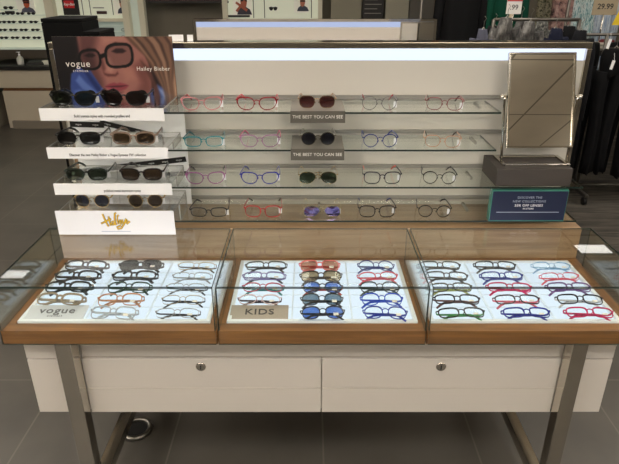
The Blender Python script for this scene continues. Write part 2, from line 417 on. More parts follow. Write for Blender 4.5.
def eyewear(style, frame_c, lens='clear', temple_c=None, tip_c=None, metal=False, folded=False, loc=(0, 0, 0), rz=0.0, tilt=0.0,
            label='', group=None, sticker=True, tagc=False, sc=1.0, cat='eyeglasses'):
    a, b, n, t = STY[style]
    fm = mat(frame_c, 0.25, 1.0 if metal else 0.0, 0.6)
    tm = mat(temple_c or frame_c, 0.3, 1.0 if (metal and not temple_c) else 0.0, 0.5)
    gap = .0085; cxl = a + gap + t * .5; W2 = cxl + a + t + .004
    zc = b + t
    wrap = lambda x: 1.4 * x * x
    root = empty('sunglasses' if cat == 'sunglasses' else 'eyeglasses', loc, label, cat, group)
    M = MB(); N = 28
    for s in (-1, 1):
        pts = outline(style, s, N)
        loops = []
        for (dr, dy) in ((t, 0), (t * 0.9, .0035), (0, .0035), (0, 0)):
            ring = []
            for (x, z) in pts:
                l = math.hypot(x, z * a / b) or 1
                th = 1.0 + (0.35 if z > 0 else -0.1)
                if style in ('cat', 'thickcat') and x * s > a * .5 and z > 0: th += .5
                k = dr * th
                X = s * cxl + x + x / l * k; Z = zc + z + z * (a / b) / l * k
                ring.append(M.bm.verts.new((X, wrap(X) + dy, Z)))
            loops.append(ring)
        for i in range(4):
            A, B = loops[i], loops[(i + 1) % 4]
            for k in range(N):
                fc = M.bm.faces.new([A[k], A[(k + 1) % N], B[(k + 1) % N], B[k]]); fc.material_index = M.mi(fm); fc.smooth = i in (0, 2)
    r = max(t * .7, .0011)
    zb = zc + b * .45
    M.tube([(-gap - t * .3, .0015, zb - .001), (-gap * .5, .0008, zb + .0022), (0, .0006, zb + .003), (gap * .5, .0008, zb + .0022), (gap + t * .3, .0015, zb - .001)], r, fm, 6)
    if style == 'aviator':
        M.tube([(-gap - .004, .0015, zc + b * .93), (0, .0008, zc + b * .98), (gap + .004, .0015, zc + b * .93)], .0010, fm, 6)
    zh = zc + b * (.62 if style not in ('round', 'panto', 'aviator', 'hex') else .5)
    for s in (-1, 1):
        xi = s * (cxl + a * .93); xo = s * W2
        M.tube([(xi, wrap(xi) + .0015, zh), (xo, wrap(xo) + .002, zh), (xo, wrap(xo) + .006, zh)], max(t * .8, .0013), fm, 6)
        # nose pads
        M.tube([(s * gap * .95, .003, zc + b * .1), (s * gap * .65, .008, zc - b * .05), (s * gap * .8, .0085, zc - b * .3)], .0011, fm, 5)
    M.build('frame', fm, root)
    lm = lens_mat(lens)
    for s in (-1, 1):
        pts = outline(style, s, N)
        B = MB(); A1 = []; A2 = []
        for (x, z) in pts:
            X = s * cxl + x
            A1.append(B.bm.verts.new((X, wrap(X) + .0012, zc + z))); A2.append(B.bm.verts.new((X, wrap(X) + .0022, zc + z)))
        c1 = B.bm.verts.new((s * cxl, wrap(cxl) + .0004, zc)); c2 = B.bm.verts.new((s * cxl, wrap(cxl) + .0014, zc))
        for k in range(N):
            q = (k + 1) % N
            for tri in ((A1[k], A1[q], c1), (A2[q], A2[k], c2)):
                fc = B.bm.faces.new(tri); fc.smooth = True
        B.build('lens', lm, root)
    yo = wrap(W2) + .006
    tr = .0030 if t > .003 else (.0022 if t > .0015 else .0013)
    if folded: tr *= 1.25 if style != 'rimless' else 1.6
    tipm = mat(tip_c, .35) if tip_c else tm
    for s in (-1, 1):
        T = MB()
        if not folded:
            P1 = [(s * W2, yo - .002, zh), (s * (W2 - .001), yo + .03, zh), (s * (W2 - .004), yo + .065, zh - .001), (s * (W2 - .007), yo + .09, zh - .001)]
            P2 = [(s * (W2 - .007), yo + .088, zh - .001), (s * (W2 - .009), yo + .100, zh - .004), (s * (W2 - .013), yo + .116, zh - .013), (s * (W2 - .018), yo + .13, max(.003, zh - .026))]
        else:
            k = .009 if s < 0 else .0145
            P1 = [(s * W2, yo - .003, zh), (s * (W2 - .002), yo + k - .002, zh), (s * (W2 - .01), yo + k, zh - .001), (-s * .02, yo + k - .002, zh - .004)]
            P2 = [(-s * .018, yo + k - .002, zh - .004), (-s * .032, yo + k - .002, zh - .006), (-s * .045, yo + k - .001, zh - .013), (-s * .058, yo + k, max(.002, zh - .026))]
        T.tube(P1, tr, tm, 6, flat=(.55, 1.25)); T.tube(P2, [tr, tr * 1.05, tr * 1.15, tr * .9], tipm, 6, flat=(.6, 1.3))
        o = T.build('temple', tm, root)
        if temple_c or tip_c: o['label'] = 'temple arm in a different colour from the front'
    if sticker:
        if folded: box('price_tag', root, mat((226, 222, 214), .5), cxl - .004, cxl + .010, wrap(cxl) - .0014, wrap(cxl) - .0008, zc - b * .62, zc - b * .2)
        else: box('price_tag', root, WHITE_CARD, W2 - .012, W2 - .0008, yo + .012, yo + .0135, zh - .028, zh - .008)
    # rest on the surface: tilt back and drop to contact
    R = Matrix.Rotation(rz, 4, 'Z') @ Matrix.Rotation(-tilt, 4, 'X') @ Matrix.Scale(sc, 4)
    lo = min((R @ v.co).z for c in root.children for v in c.data.vertices)
    cy = 0
    if tilt:
        ys = [(R @ v.co).y for c in root.children for v in c.data.vertices]; cy = -(min(ys) + max(ys)) / 2
    root.matrix_world = Matrix.Translation((loc[0], loc[1] + cy, loc[2] - lo + .0004)) @ R
    return root

# eyewear on the glass shelves: (column px at shelf, style, frame, kwargs, label)
SG = 'eyeglasses on the glass shelves'
def on_shelf(i, u, style, col, lab, lens='clear', dz=0.0, Y=1.868, rz=0.0, **kw):
    z = SHZ[i] + .003 + dz
    eyewear(style, col, lens, loc=(px(u, Y, z), Y, z), rz=rz, label=lab, group=kw.pop('group', SG),
            cat='sunglasses' if lens not in ('clear',) else 'eyeglasses', **kw)
on_shelf(0, 202, 'cat', (204, 136, 138), 'pink translucent cat-eye eyeglasses at the left end of the topmost glass shelf', tip_c=(170, 50, 60), rz=.06)
on_shelf(0, 257, 'cat', (140, 26, 38), 'dark red cat-eye eyeglasses on the topmost glass shelf', temple_c=(205, 70, 84))
on_shelf(0, 379, 'round', (120, 116, 118), 'grey round eyeglasses with crimson temple tips on the topmost glass shelf', tip_c=(170, 30, 50), rz=-.05)
on_shelf(0, 444, 'hex', (142, 80, 84), 'dusty burgundy round eyeglasses at the right of the topmost glass shelf', tip_c=(60, 26, 28), rz=-.16)
on_shelf(1, 204, 'rect', (26, 140, 150), 'teal rectangular eyeglasses on the second glass shelf', temple_c=(30, 110, 124), rz=.05)
on_shelf(1, 260, 'cat', (168, 128, 158), 'lilac cat-eye eyeglasses with pink temples on the second glass shelf', temple_c=(210, 80, 130))
on_shelf(1, 380, 'round', (40, 58, 140), 'blue round eyeglasses on the second glass shelf')
on_shelf(1, 442, 'hex', (206, 164, 138), 'peach round eyeglasses with dark brown tips on the second glass shelf', tip_c=(60, 40, 32), rz=-.14)
on_shelf(2, 206, 'cat', (150, 96, 140), 'thin purple cat-eye eyeglasses with black tips on the third glass shelf', tip_c=(20, 18, 22), rz=.08)
on_shelf(2, 260, 'cat', (62, 66, 160), 'violet-blue butterfly eyeglasses on the third glass shelf')
on_shelf(2, 382, 'square', (34, 32, 52), 'dark navy eyeglasses with orange-red temples on the third glass shelf', tip_c=(224, 84, 56))
on_shelf(2, 439, 'round', (24, 24, 26), 'black round eyeglasses on the third glass shelf', rz=-.08)
on_shelf(3, 209, 'rect', (44, 46, 48), 'charcoal rectangular eyeglasses at the left end of the lowest glass shelf')
on_shelf(3, 263, 'square', (176, 40, 46), 'bright red square eyeglasses on the lowest glass shelf', tip_c=(24, 20, 20))
on_shelf(3, 377, 'square', (22, 22, 34), 'black eyeglasses with navy blue temple tips on the lowest glass shelf', tip_c=(30, 36, 120))
on_shelf(3, 434, 'round', (26, 26, 28), 'thin black round eyeglasses at the right end of the lowest glass shelf', rz=-.05)
GS = 'sunglasses in the middle of the glass shelves'
on_shelf(0, 317, 'hex', (190, 160, 130), 'burgundy gradient sunglasses on the upper grey riser', 'burgundy', .0065, group=GS, metal=True, sticker=False)
on_shelf(1, 318, 'round', (170, 165, 150), 'dark blue round sunglasses on the lower grey riser', 'navy', .0065, group=GS, metal=True, sticker=False)
on_shelf(2, 318, 'aviator', (190, 165, 110), 'dark green aviator sunglasses with gold rims on the third glass shelf', 'green', group=GS, metal=True, sticker=False)
on_shelf(3, 322, 'aviator', (200, 190, 150), 'violet mirrored aviator sunglasses on the lowest glass shelf', 'mirror', group=GS, metal=True)

# grey risers THE BEST YOU CAN SEE
GREY = mat((90, 86, 78), 0.5)
for i, lab in ((0, 'grey riser lettered in white on the topmost glass shelf'), (1, 'grey riser lettered in white on the second glass shelf')):
    z = SHZ[i]
    t = empty('sign_riser', (0.0265, 1.80, z + .0033), lab, 'display riser', 'grey lettered risers')
    part('platform', t, mat((122, 118, 110), .4), lambda b: b.box(-.088, .088, .028, .20, 0, .0062))
    part('front_lip', t, GREY, lambda b: b.box(-.0885, .0885, .028, .0325, -.031, -.0066) if False else b.hexa([(-.0885, .024, -.032), (.0885, .024, -.032), (.0885, .030, -.032), (-.0885, .030, -.032), (-.0885, .024, .0062), (.0885, .024, .0062), (.0885, .0279, .0062), (-.0885, .0279, .0062)]))
    text('lettering', t, 'THE BEST YOU CAN SEE', 0.0145, mat((235, 232, 224), .5), (0, .0236, -.0125), spacing=1.04)

# ---------------------------------------------------------------- sunglasses tiers on the left
TX0, TX1 = -0.834, -0.450; TXC = (TX0 + TX1) / 2; hw = (TX1 - TX0) / 2
tiers = [(1.328, 1.2985, 1.290, 'highest'), (1.204, 1.1735, 1.168, 'second highest'), (1.083, 1.0425, 1.045, 'third from the top'), (0.988, 0.9175, None, 'lowest')]
ttext = ['Bold acetate styles with rounded profiles and', 'Discover the new Hailey Bieber x Vogue Eyewear FW collection', 'polished metal aluminium tones', None]
for (zt, zs, zl, nm), tx in zip(tiers, ttext):
    t = empty('acrylic_step', (TXC, 1.755, zs), 'clear acrylic sunglasses step at the left end, ' + nm + ' of the four', 'display step', 'acrylic sunglasses steps')
    h = zt - zs
    y0 = .0862
    pane('step_top', t, -hw, hw, 0.004, .20, h - .004, h, 'z', ACRYL, ACEDGE)
    pane('step_side', t, hw - .004, hw, y0, .20, 0.0005, h - .0045, 'x', ACRYL, ACEDGE)
    pane('step_side', t, -hw, -hw + .004, y0, .20, 0.0005, h - .0045, 'x', ACRYL, ACEDGE)
    if zl:
        c = box('caption_strip', t, WHITE_CARD, -hw, hw, 0.0, 0.0035, zl - zs, h, label='white caption strip')
        text('caption', c, tx, 0.0118 if len(tx) < 50 else .0116, mat((50, 50, 50), .6), (0.0 if len(tx) > 40 else .03, -.0004, h - .024), xs=.80, offset=.00015)
MG = 'sunglasses on the acrylic steps'
def on_step(i, u, style, col, lab, lens, **kw):
    z = tiers[i][0]; Y = 1.785
    eyewear(style, col, lens, loc=(px(u, Y, z), Y, z), label=lab, group=MG, cat='sunglasses', **kw)
on_step(0, 74, 'thickcat', (20, 22, 20), 'black cat-eye sunglasses with green lenses, left one on the highest acrylic step', 'green', sc=1.0)
on_step(0, 125, 'thickcat', (18, 17, 17), 'black cat-eye sunglasses with smoky lenses, right one on the highest acrylic step', 'black', sc=1.0)
on_step(1, 79, 'thick', (18, 18, 18), 'black rectangular sunglasses on the second acrylic step', 'black', sc=1.02)
on_step(1, 134, 'thick', (136, 116, 102), 'translucent beige sunglasses with brown lenses on the second acrylic step', 'brown', sc=1.03)
on_step(2, 87, 'thick', (28, 38, 32), 'dark green rectangular sunglasses on the third acrylic step', 'green')
on_step(2, 142, 'thick', (34, 24, 20), 'dark tortoise rectangular sunglasses on the third acrylic step', 'brown')
on_step(3, 93, 'round', (200, 172, 120), 'gold rimmed sunglasses with dark blue lenses on the lowest acrylic step', 'navy', metal=True, tip_c=(24, 20, 20), sc=1.02)
on_step(3, 146, 'round', (200, 172, 120), 'gold rimmed sunglasses with brown lenses on the lowest acrylic step', 'brown', metal=True, tip_c=(40, 24, 18), sc=1.02)

# backing board with black printed bands
bb = empty('backing_board', (TXC, 2.0, 0.9175), 'white backing board with black printed bands behind the acrylic steps', 'display board')
def brd(b):
    for z0, z1 in ((0.0, .1175), (.1265, .2485), (.2575, .3735)): b.box(-.200, .200, 0, .004, z0, z1)
part('board', bb, WHITE_CARD, brd)
box('oak_edge', bb, OAKP, -.212, -.2005, -.002, .008, .1265, .2485)
def band(name, x0, z0, x1, z1, w, yy):
    dx, dz = x1 - x0, z1 - z0; l = math.hypot(dx, dz); nx, nz = -dz / l * w / 2, dx / l * w / 2
    o = part(name, bb, BLACK, lambda b: b.prism([(x0 + nx, z0 + nz), (x0 - nx, z0 - nz), (x1 - nx, z1 - nz), (x1 + nx, z1 + nz)], yy - .001, yy, BLACK))
    o['label'] = 'black band with small white lettering'
    ang = math.atan2(dz, dx)
    n = int(l / .05)
    for i in range(n):
        f_ = (i + .5) / n
        text('band_lettering', o, 'vogue', .009, mat((225, 225, 225), .5), (x0 + dx * f_, yy - .0013, z0 + dz * f_), rot=(pi / 2, -ang, 0))
def bandp(u0, v0, u1, v1, w_, yy):
    (xa, za), (xb, zb) = at(u0, v0, 2.0), at(u1, v1, 2.0); band('printed_band', xa - TXC, za - .9175, xb - TXC, zb - .9175, w_, yy)
bandp(70, 124, 104, 125, .020, -.0005)
bandp(100, 122, 162, 137, .018, -.002)
bandp(76, 172, 186, 159, .020, -.0005)
bandp(150, 176, 188, 173, .016, -.0005)

# portrait poster
po = empty('portrait_poster', (TXC + .018, 1.975, 1.2995), 'tall portrait advert of a person in black glasses standing on the top shelf at left', 'poster')
po.location = (px(114.5, 1.94, 1.42), 1.955, 1.2985)
PW, PH = 0.392, 0.2215
def pc(c, v):   # poster art coordinates: c,v in the 619x405 study of the advert (18..590, 38..372)
    return ((c - 305) / 572 * PW, (1 - (v - 38) / 334) * PH)
def art(name, m, polys, lvl, parent):
    def g(b):
        for p in polys: b.prism([pc(*q) for q in p], -.003 - lvl * .0003, -.003 - lvl * .0003 + .0002, m)
    B = MB(); g(B); return B.build(name, m, parent, tri=True)
A = lambda c: mat(c, 0.22, spec=.4)
board = box('board', po, A((44, 32, 34)), -PW / 2, PW / 2, -.0029, .002, 0, PH)

def sst(a_, b_, x_):
    t_ = max(0.0, min(1.0, (x_ - a_) / (b_ - a_))); return t_ * t_ * (3 - 2 * t_)
def pin(poly, x_, y_):
    """signed distance to a polygon, positive inside"""
    dmin = 1e9; ins = False; n_ = len(poly)
    for k in range(n_):
        (ax, ay), (bx, by) = poly[k], poly[(k + 1) % n_]
        dx, dy = bx - ax, by - ay; t_ = max(0, min(1, ((x_ - ax) * dx + (y_ - ay) * dy) / (dx * dx + dy * dy + 1e-9)))
        d_ = (x_ - ax - t_ * dx) ** 2 + (y_ - ay - t_ * dy) ** 2
        if d_ < dmin: dmin = d_
        if (ay > y_) != (by > y_) and x_ < (bx - ax) * (y_ - ay) / (by - ay) + ax: ins = not ins
    return math.sqrt(dmin) * (1 if ins else -1)
def sq(cx_, cy_, a_, b_, n_, sk=0.0):
    return [(cx_ + a_ * copysign(abs(cos(k * pi / 14)) ** (2 / n_), cos(k * pi / 14)), cy_ + sk * cos(k * pi / 14) + b_ * copysign(abs(sin(k * pi / 14)) ** (2 / n_), sin(k * pi / 14))) for k in range(28)]
LAY = [  # (polygon, colour, softness, opacity)
 ([(0, 20), (150, 20), (160, 120), (140, 230), (90, 400), (0, 400)], (30, 22, 25), 14, 1),
 ([(140, 10), (385, 10), (440, 80), (468, 160), (476, 230), (470, 300), (440, 400), (236, 400), (236, 335), (212, 292), (180, 240), (155, 195), (142, 140)], (162, 116, 108), 9, 1),
 ([(150, 20), (245, 20), (215, 100), (216, 180), (236, 240), (240, 300), (236, 400), (210, 300), (160, 200), (140, 120)], (98, 64, 64), 26, .85),
 ([(260, 40), (360, 40), (380, 60), (300, 66), (262, 74)], (186, 138, 126), 18, .7),
 ([(392, 180), (440, 150), (470, 200), (470, 300), (440, 400), (350, 400), (385, 330), (420, 260)], (120, 76, 72), 26, .8),
 ([(262, 120), (285, 140), (296, 196), (280, 214), (262, 200)], (188, 142, 130), 12, .8),
 ([(232, 130), (250, 140), (256, 190), (244, 212), (236, 190)], (110, 70, 68), 8, .8),
 ([(244, 210), (262, 216), (300, 218), (312, 206), (316, 216), (300, 229), (262, 230), (246, 222)], (96, 54, 54), 6, .8),
 ([(330, 190), (390, 190), (400, 240), (350, 250)], (182, 132, 120), 22, .6),
 ([(238, 279), (262, 266), (288, 259), (302, 264), (318, 259), (342, 266), (360, 274), (342, 292), (312, 302), (280, 302), (258, 294)], (148, 76, 86), 5, 1),
 ([(242, 279), (290, 275), (356, 273), (320, 282), (280, 284)], (82, 34, 44), 3, .9),
 ([(262, 304), (330, 304), (316, 318), (278, 318)], (116, 74, 72), 9, .7),
 ([(278, 84), (320, 64), (372, 70), (378, 80), (322, 78), (284, 94)], (56, 36, 36), 6, .9),
 ([(154, 104), (186, 92), (222, 96), (222, 106), (186, 104), (158, 116)], (48, 30, 32), 6, .9),
 ([(296, 108), (320, 94), (350, 94), (368, 106), (350, 116), (318, 117)], (52, 30, 34), 5, .85),
 ([(162, 128), (184, 116), (206, 118), (216, 128), (200, 136), (178, 136)], (44, 26, 30), 5, .85),
 ([(0, 210), (0, 400), (70, 400), (66, 270), (70, 200)], (26, 20, 24), 8, 1),
 ([(84, 216), (124, 182), (176, 188), (204, 246), (236, 306), (244, 400), (64, 400), (70, 280)], (66, 86, 146), 6, 1),
 ([(100, 250), (122, 222), (152, 262), (196, 306), (168, 312), (128, 292)], (112, 134, 190), 9, .8),
 ([(86, 300), (112, 292), (164, 334), (150, 350), (98, 332)], (110, 130, 186), 9, .7),
 ([(150, 210), (170, 205), (226, 300), (226, 350), (196, 300)], (36, 50, 100), 9, .7),
 ([(462, 300), (500, 268), (560, 306), (600, 360), (600, 400), (452, 400)], (84, 100, 150), 8, 1),
 ([(500, 286), (522, 296), (566, 360), (540, 366)], (140, 156, 196), 7, .8),
 ([(345, 10), (600, 10), (600, 300), (575, 330), (545, 310), (510, 262), (484, 200), (455, 132), (405, 80)], (112, 84, 72), 8, 1),
 ([(430, 150), (470, 190), (500, 280), (520, 400), (478, 400), (474, 260)], (104, 70, 62), 8, .9)]
for k in range(13):
    o_ = k * 17
    LAY.append(([(368 + o_, 10), (376 + o_ * 1.04, 10), (436 + o_ * .9, 70), (494 + o_ * .62, 160), (528 + o_ * .36, 260), (548 + o_ * .26, 400), (540 + o_ * .2, 400), (520 + o_ * .3, 260), (482 + o_ * .6, 160), (424 + o_ * .9, 76)],
                [(186, 154, 130), (70, 50, 46), (150, 120, 100), (58, 42, 40)][(k * 7 + k // 3) % 4], 9, .62))
LAY += [(sq(330, 128, 64, 54, 3.2, -8), (14, 12, 14), -9, 1), (sq(186, 148, 50, 46, 3.0, -6), (14, 12, 14), -8, 1), ([(232, 126), (270, 112), (272, 130), (234, 146)], (14, 12, 14), 4, 1),
        (sq(330, 128, 62, 52, 3.2, -8), (16, 14, 18), 6, .18), (sq(186, 148, 48, 44, 3.0, -6), (16, 14, 18), 6, .2)]
def poster_colour(x_, y_):
    c_ = [42.0, 30.0, 33.0]
    for poly, col_, soft, op in LAY:
        d_ = pin(poly, x_, y_)
        a_ = sst(-soft, soft, d_) * op if soft > 0 else (1 - sst(-soft * .55, -soft * .95, abs(d_))) * op
        if a_ > 0: c_ = [c_[q_] * (1 - a_) + col_[q_] * a_ for q_ in range(3)]
    return [255 * (v_ / 255) ** 1.22 for v_ in c_]
def poster_print():
    NX, NZ = 150, 86
    vs = []; cs = []
    for j_ in range(NZ + 1):
        for i_ in range(NX + 1):
            cc, vv = 18 + 574 * i_ / NX, 38 + 334 * (1 - j_ / NZ)
            vs.append((-PW / 2 + PW * i_ / NX, -.0036, PH * j_ / NZ)); q_ = poster_colour(cc, vv); cs += [lin(q_[0]), lin(q_[1]), lin(q_[2]), 1.0]
    n_ = len(vs); me = bpy.data.meshes.new('portrait_print')
    fs = [(j_ * (NX + 1) + i_, j_ * (NX + 1) + i_ + 1, (j_ + 1) * (NX + 1) + i_ + 1, (j_ + 1) * (NX + 1) + i_) for j_ in range(NZ) for i_ in range(NX)]
    me.from_pydata(vs, [], fs); at_ = me.color_attributes.new('print', 'FLOAT_COLOR', 'POINT'); at_.data.foreach_set('color', cs)
    m_, nt_, out_ = new_mat('printed_photo'); b_ = nt_.nodes.new('ShaderNodeBsdfPrincipled'); b_.inputs['Roughness'].default_value = .5; b_.inputs['Specular IOR Level'].default_value = .3
    a_ = nt_.nodes.new('ShaderNodeAttribute'); a_.attribute_name = 'print'
    nt_.links.new(a_.outputs['Color'], b_.inputs['Base Color']); nt_.links.new(b_.outputs[0], out_.inputs[0]); me.materials.append(m_)
    o_ = bpy.data.objects.new('portrait_print', me); COL.objects.link(o_); o_.parent = board
poster_print()
WT = mat((232, 226, 218), .5)
q = pc(126, 168); text('lettering', board, 'vogue', .030, WT, (q[0], -.0044, q[1]), spacing=1.15)
q = pc(134, 203); text('lettering', board, 'EYEWEAR', .0085, WT, (q[0], -.0044, q[1]), spacing=1.5)
q = pc(488, 192); text('lettering', board, 'Hailey Bieber', .0185, WT, (q[0], -.0044, q[1]), spacing=1.1)

# white sign with yellow handwriting, standing on the left glass guard
hs = empty('name_sign', (-0.629, 1.700, 0.9266), 'white sign with yellow handwritten lettering standing on the left glass guard', 'sign')
box('board', hs, mat((240, 240, 246), .4), -.191, .191, 0, .003, 0, .083)
STK = [[(118, 80), (128, 115), (140, 150), (150, 172)], [(96, 150), (125, 138), (160, 122), (178, 116)], [(160, 98), (163, 130), (168, 166)],
  [(194, 134), (182, 136), (176, 150), (182, 162), (194, 152), (197, 136), (202, 162)], [(224, 72), (212, 76), (206, 110), (205, 145), (212, 160)], [(240, 88), (228, 96), (223, 125), (228, 154)],
  [(240, 146), (252, 132), (246, 122), (236, 136), (246, 156), (262, 142)], [(262, 120), (262, 142), (274, 146), (290, 116), (272, 152), (244, 186), (218, 190), (212, 178), (246, 164)],
  [(284, 144), (300, 128), (292, 116), (283, 136), (294, 152), (318, 134)]]
def scrib(name, r_, y_, m_):
    B = MB()
    for st_ in STK: B.tube([((u_ - 208) * .000425, y_, .047 - (v_ - 135) * .00048) for u_, v_ in st_], r_, m_, 6, flat=(1, 1))
    for v_ in B.bm.verts: v_.co.y = y_ + (v_.co.y - y_) * .2
    return B.build(name, m_, hs)
scrib('lettering_outline', .0036, -.0004, mat((20, 18, 16), .5)); scrib('handwriting', .0022, -.0014, mat((236, 190, 30), .5))
box('small_print', hs, mat((150, 160, 190), .5), -.05, .045, -.0005, 0, .011, .0125)

# blue acrylic sign and mirror block on the right
bs = empty('acrylic_sign', (px(527, 1.848, .975), 1.846, 0.9177), 'navy blue offer sign in a clear green-edged acrylic block on the lowest glass shelf', 'sign')
TEAL = mat((64, 128, 116), .12, spec=.8)
part('acrylic_block', bs, None, lambda b: b.box(-.131, .131, -.012, .016, 0, .114, TEAL))
box('blue_print', bs, mat((36, 42, 66), .25), -.128, .129, -.0135, -.0122, .004, .1105)
for s_, sz, z_ in (('DISCOVER THE', .0115, .088), ('NEW COLLECTIONS', .0115, .074), ('50% OFF LENSES', .0125, .059), ('IN-STORE', .008, .047)):
    text('lettering', bs, s_, sz, mat((150, 160, 180) if z_ > .06 else (232, 232, 236), .4), (0, -.0139, z_), spacing=1.1)
box('rule_line', bs, mat((190, 200, 214), .4), -.108, .108, -.0142, -.0136, .0335, .035)

mb = empty('mirror_plinth', (.765, 1.846, 1.0424), 'dark grey block on the third glass shelf under the tilting mirror', 'plinth')
part('block', mb, mat((66, 60, 56), .55), lambda b: b.box(-.128, .128, 0, .168, 0, .062), .001)
mr = empty('table_mirror', (.777, 1.93, 1.1049), 'tilting rectangular table mirror in a chrome frame on the grey block', 'mirror')
part('base', mr, CHROME, lambda b: b.box(-.112, .112, -.055, -.04, 0, .006).box(-.112, .112, .04, .055, 0, .006).box(-.116, -.104, -.055, .055, .0, .008).box(.104, .116, -.055, .055, .0, .008), .001)
for s in (-1, 1):
    part('upright', mr, CHROME, lambda b: b.tube([(s * .113, -.03, .006), (s * .122, -.002, .215), (s * .122, .0, .232)], .0042, CHROME, 10))
    part('pivot_knob', mr, CHROME, lambda b: b.tube([(s * .114, 0, .225), (s * .126, 0, .225), (s * .127, 0, .225), (s * .137, 0, .225)], [.004, .004, .008, .008], CHROME, 12))
mf = part('mirror_frame', mr, CHROME, lambda b: [b.box(-.113, .113, -.008, .006, -.157, -.151, CHROME), b.box(-.113, .113, -.008, .006, .151, .157, CHROME),
      b.box(-.113, -.1065, -.008, .006, -.151, .151, CHROME), b.box(.1065, .113, -.008, .006, -.151, .151, CHROME)], .001)
gm, nt, out = new_mat('mirror_glass'); g_ = nt.nodes.new('ShaderNodeBsdfGlossy'); g_.inputs['Color'].default_value = (.93, .93, .91, 1); g_.inputs['Roughness'].default_value = 0; nt.links.new(g_.outputs[0], out.inputs[0])
mg = box('mirror_glass', mf, gm, -.1062, .1062, -.004, .004, -.1508, .1508)
mf.location = (0, 0, .212); mf.rotation_euler = (radians(-18), 0, radians(1.0))

# ---------------------------------------------------------------- eyewear in the trays
rows = [TY0 + .012 + (4.5 - r) * ((TY1 - TY0 - .02) / 5) for r in range(5)]     # row 0 is the back row
cols = [[-0.757, -0.570, -0.386], [-0.149, 0.037, 0.223], [0.444, 0.631, 0.818]]
tn = ['left', 'middle', 'right']; rn = ['back row', 'second row from the back', 'third row', 'fourth row from the back', 'front row']
def in_tray(k, c, r, style, col, desc, lens='clear', **kw):
    x = cols[k][c] + random.uniform(-.004, .004); y = rows[r] - .036
    cn = ['left column', 'middle column', 'right column'][c]
    eyewear(style, col, lens, folded=True, loc=(x, y, TS), rz=random.uniform(-.05, .05), tilt=radians(69 + random.uniform(-3, 3)),
            label='%s, %s tray, %s, %s' % (desc, tn[k], rn[r], cn), group='eyewear in the %s tray' % tn[k],
            cat='sunglasses' if lens != 'clear' else 'eyeglasses', sc=1.04, **kw)
BK = (18, 18, 19)
in_tray(0, 0, 0, 'thick', BK, 'thick black eyeglasses')
in_tray(0, 0, 1, 'thick', (38, 38, 42), 'dark grey eyeglasses')
in_tray(0, 0, 2, 'thick', (14, 26, 28), 'black-teal eyeglasses')
in_tray(0, 0, 3, 'thick', (148, 134, 114), 'beige translucent eyeglasses')
in_tray(0, 1, 0, 'thick', BK, 'chunky black sunglasses', 'black')
in_tray(0, 1, 1, 'thick', (58, 56, 60), 'charcoal eyeglasses')
in_tray(0, 1, 2, 'square', (22, 58, 38), 'dark green eyeglasses')
in_tray(0, 1, 3, 'square', (180, 130, 98), 'caramel eyeglasses')
in_tray(0, 1, 4, 'square', (176, 182, 190), 'crystal clear eyeglasses')
in_tray(0, 2, 0, 'rimless', (196, 176, 140), 'gold rimless eyeglasses', temple_c=(66, 46, 36))
in_tray(0, 2, 1, 'rimless', (180, 182, 184), 'silver rimless eyeglasses', temple_c=(150, 150, 150))
in_tray(0, 2, 2, 'rimless', (170, 172, 172), 'rimless eyeglasses with dark arms', temple_c=(40, 44, 50))
in_tray(0, 2, 3, 'rimless', (184, 172, 150), 'rimless eyeglasses with black arms', temple_c=BK)
in_tray(0, 2, 4, 'rimless', (176, 178, 180), 'rimless eyeglasses with black and grey arms', temple_c=(26, 26, 30))
in_tray(1, 0, 0, 'rect', (22, 22, 22), 'slim black eyeglasses')
in_tray(1, 0, 1, 'rect', (120, 112, 168), 'lilac eyeglasses with black tips', tip_c=BK)
in_tray(1, 0, 2, 'oval', (188, 70, 90), 'crimson eyeglasses with teal arms', temple_c=(40, 130, 130))
in_tray(1, 0, 3, 'oval', (214, 190, 192), 'pale eyeglasses with dark red arms', temple_c=(50, 26, 40))
in_tray(1, 1, 0, 'square', (226, 110, 112), 'coral sunglasses with amber lenses', 'amber')
in_tray(1, 1, 1, 'square', (56, 44, 34), 'tortoise sunglasses with tan lenses', 'tan')
in_tray(1, 1, 2, 'panto', (24, 30, 56), 'navy sunglasses with blue lenses and red arms', 'blue', temple_c=(170, 52, 44))
in_tray(1, 1, 3, 'panto', (26, 28, 32), 'black sunglasses with slate lenses', 'slate')
in_tray(1, 1, 4, 'panto', (30, 26, 34), 'black sunglasses with blue lenses', 'blue')
in_tray(1, 2, 0, 'round', (44, 58, 130), 'round blue eyeglasses with grey bridge')
in_tray(1, 2, 1, 'oval', (208, 62, 84), 'pinkish red eyeglasses')
in_tray(1, 2, 2, 'panto', (54, 66, 62), 'dark grey-green eyeglasses')
in_tray(1, 2, 3, 'panto', (36, 76, 190), 'bright blue eyeglasses')
in_tray(1, 2, 4, 'panto', (30, 56, 160), 'deep blue eyeglasses')
in_tray(2, 0, 0, 'rect', (26, 26, 28), 'slim black eyeglasses')
in_tray(2, 0, 1, 'rect', (20, 20, 20), 'black rectangular eyeglasses')
in_tray(2, 0, 2, 'rect', (64, 62, 38), 'olive eyeglasses with pale green arms', temple_c=(150, 158, 90))
in_tray(2, 0, 3, 'rect', (22, 20, 22), 'black eyeglasses with brown arms', temple_c=(90, 54, 52))
in_tray(2, 0, 4, 'rect', (20, 24, 22), 'black eyeglasses with green arms', temple_c=(50, 140, 66))
in_tray(2, 1, 0, 'rect', (18, 18, 20), 'black eyeglasses with grey arms', temple_c=(60, 60, 62))
in_tray(2, 1, 1, 'rect', (36, 56, 150), 'blue eyeglasses')
in_tray(2, 1, 2, 'rect', (198, 36, 96), 'magenta eyeglasses')
in_tray(2, 1, 3, 'rect', (48, 22, 30), 'maroon eyeglasses with pink arms', temple_c=(214, 96, 116))
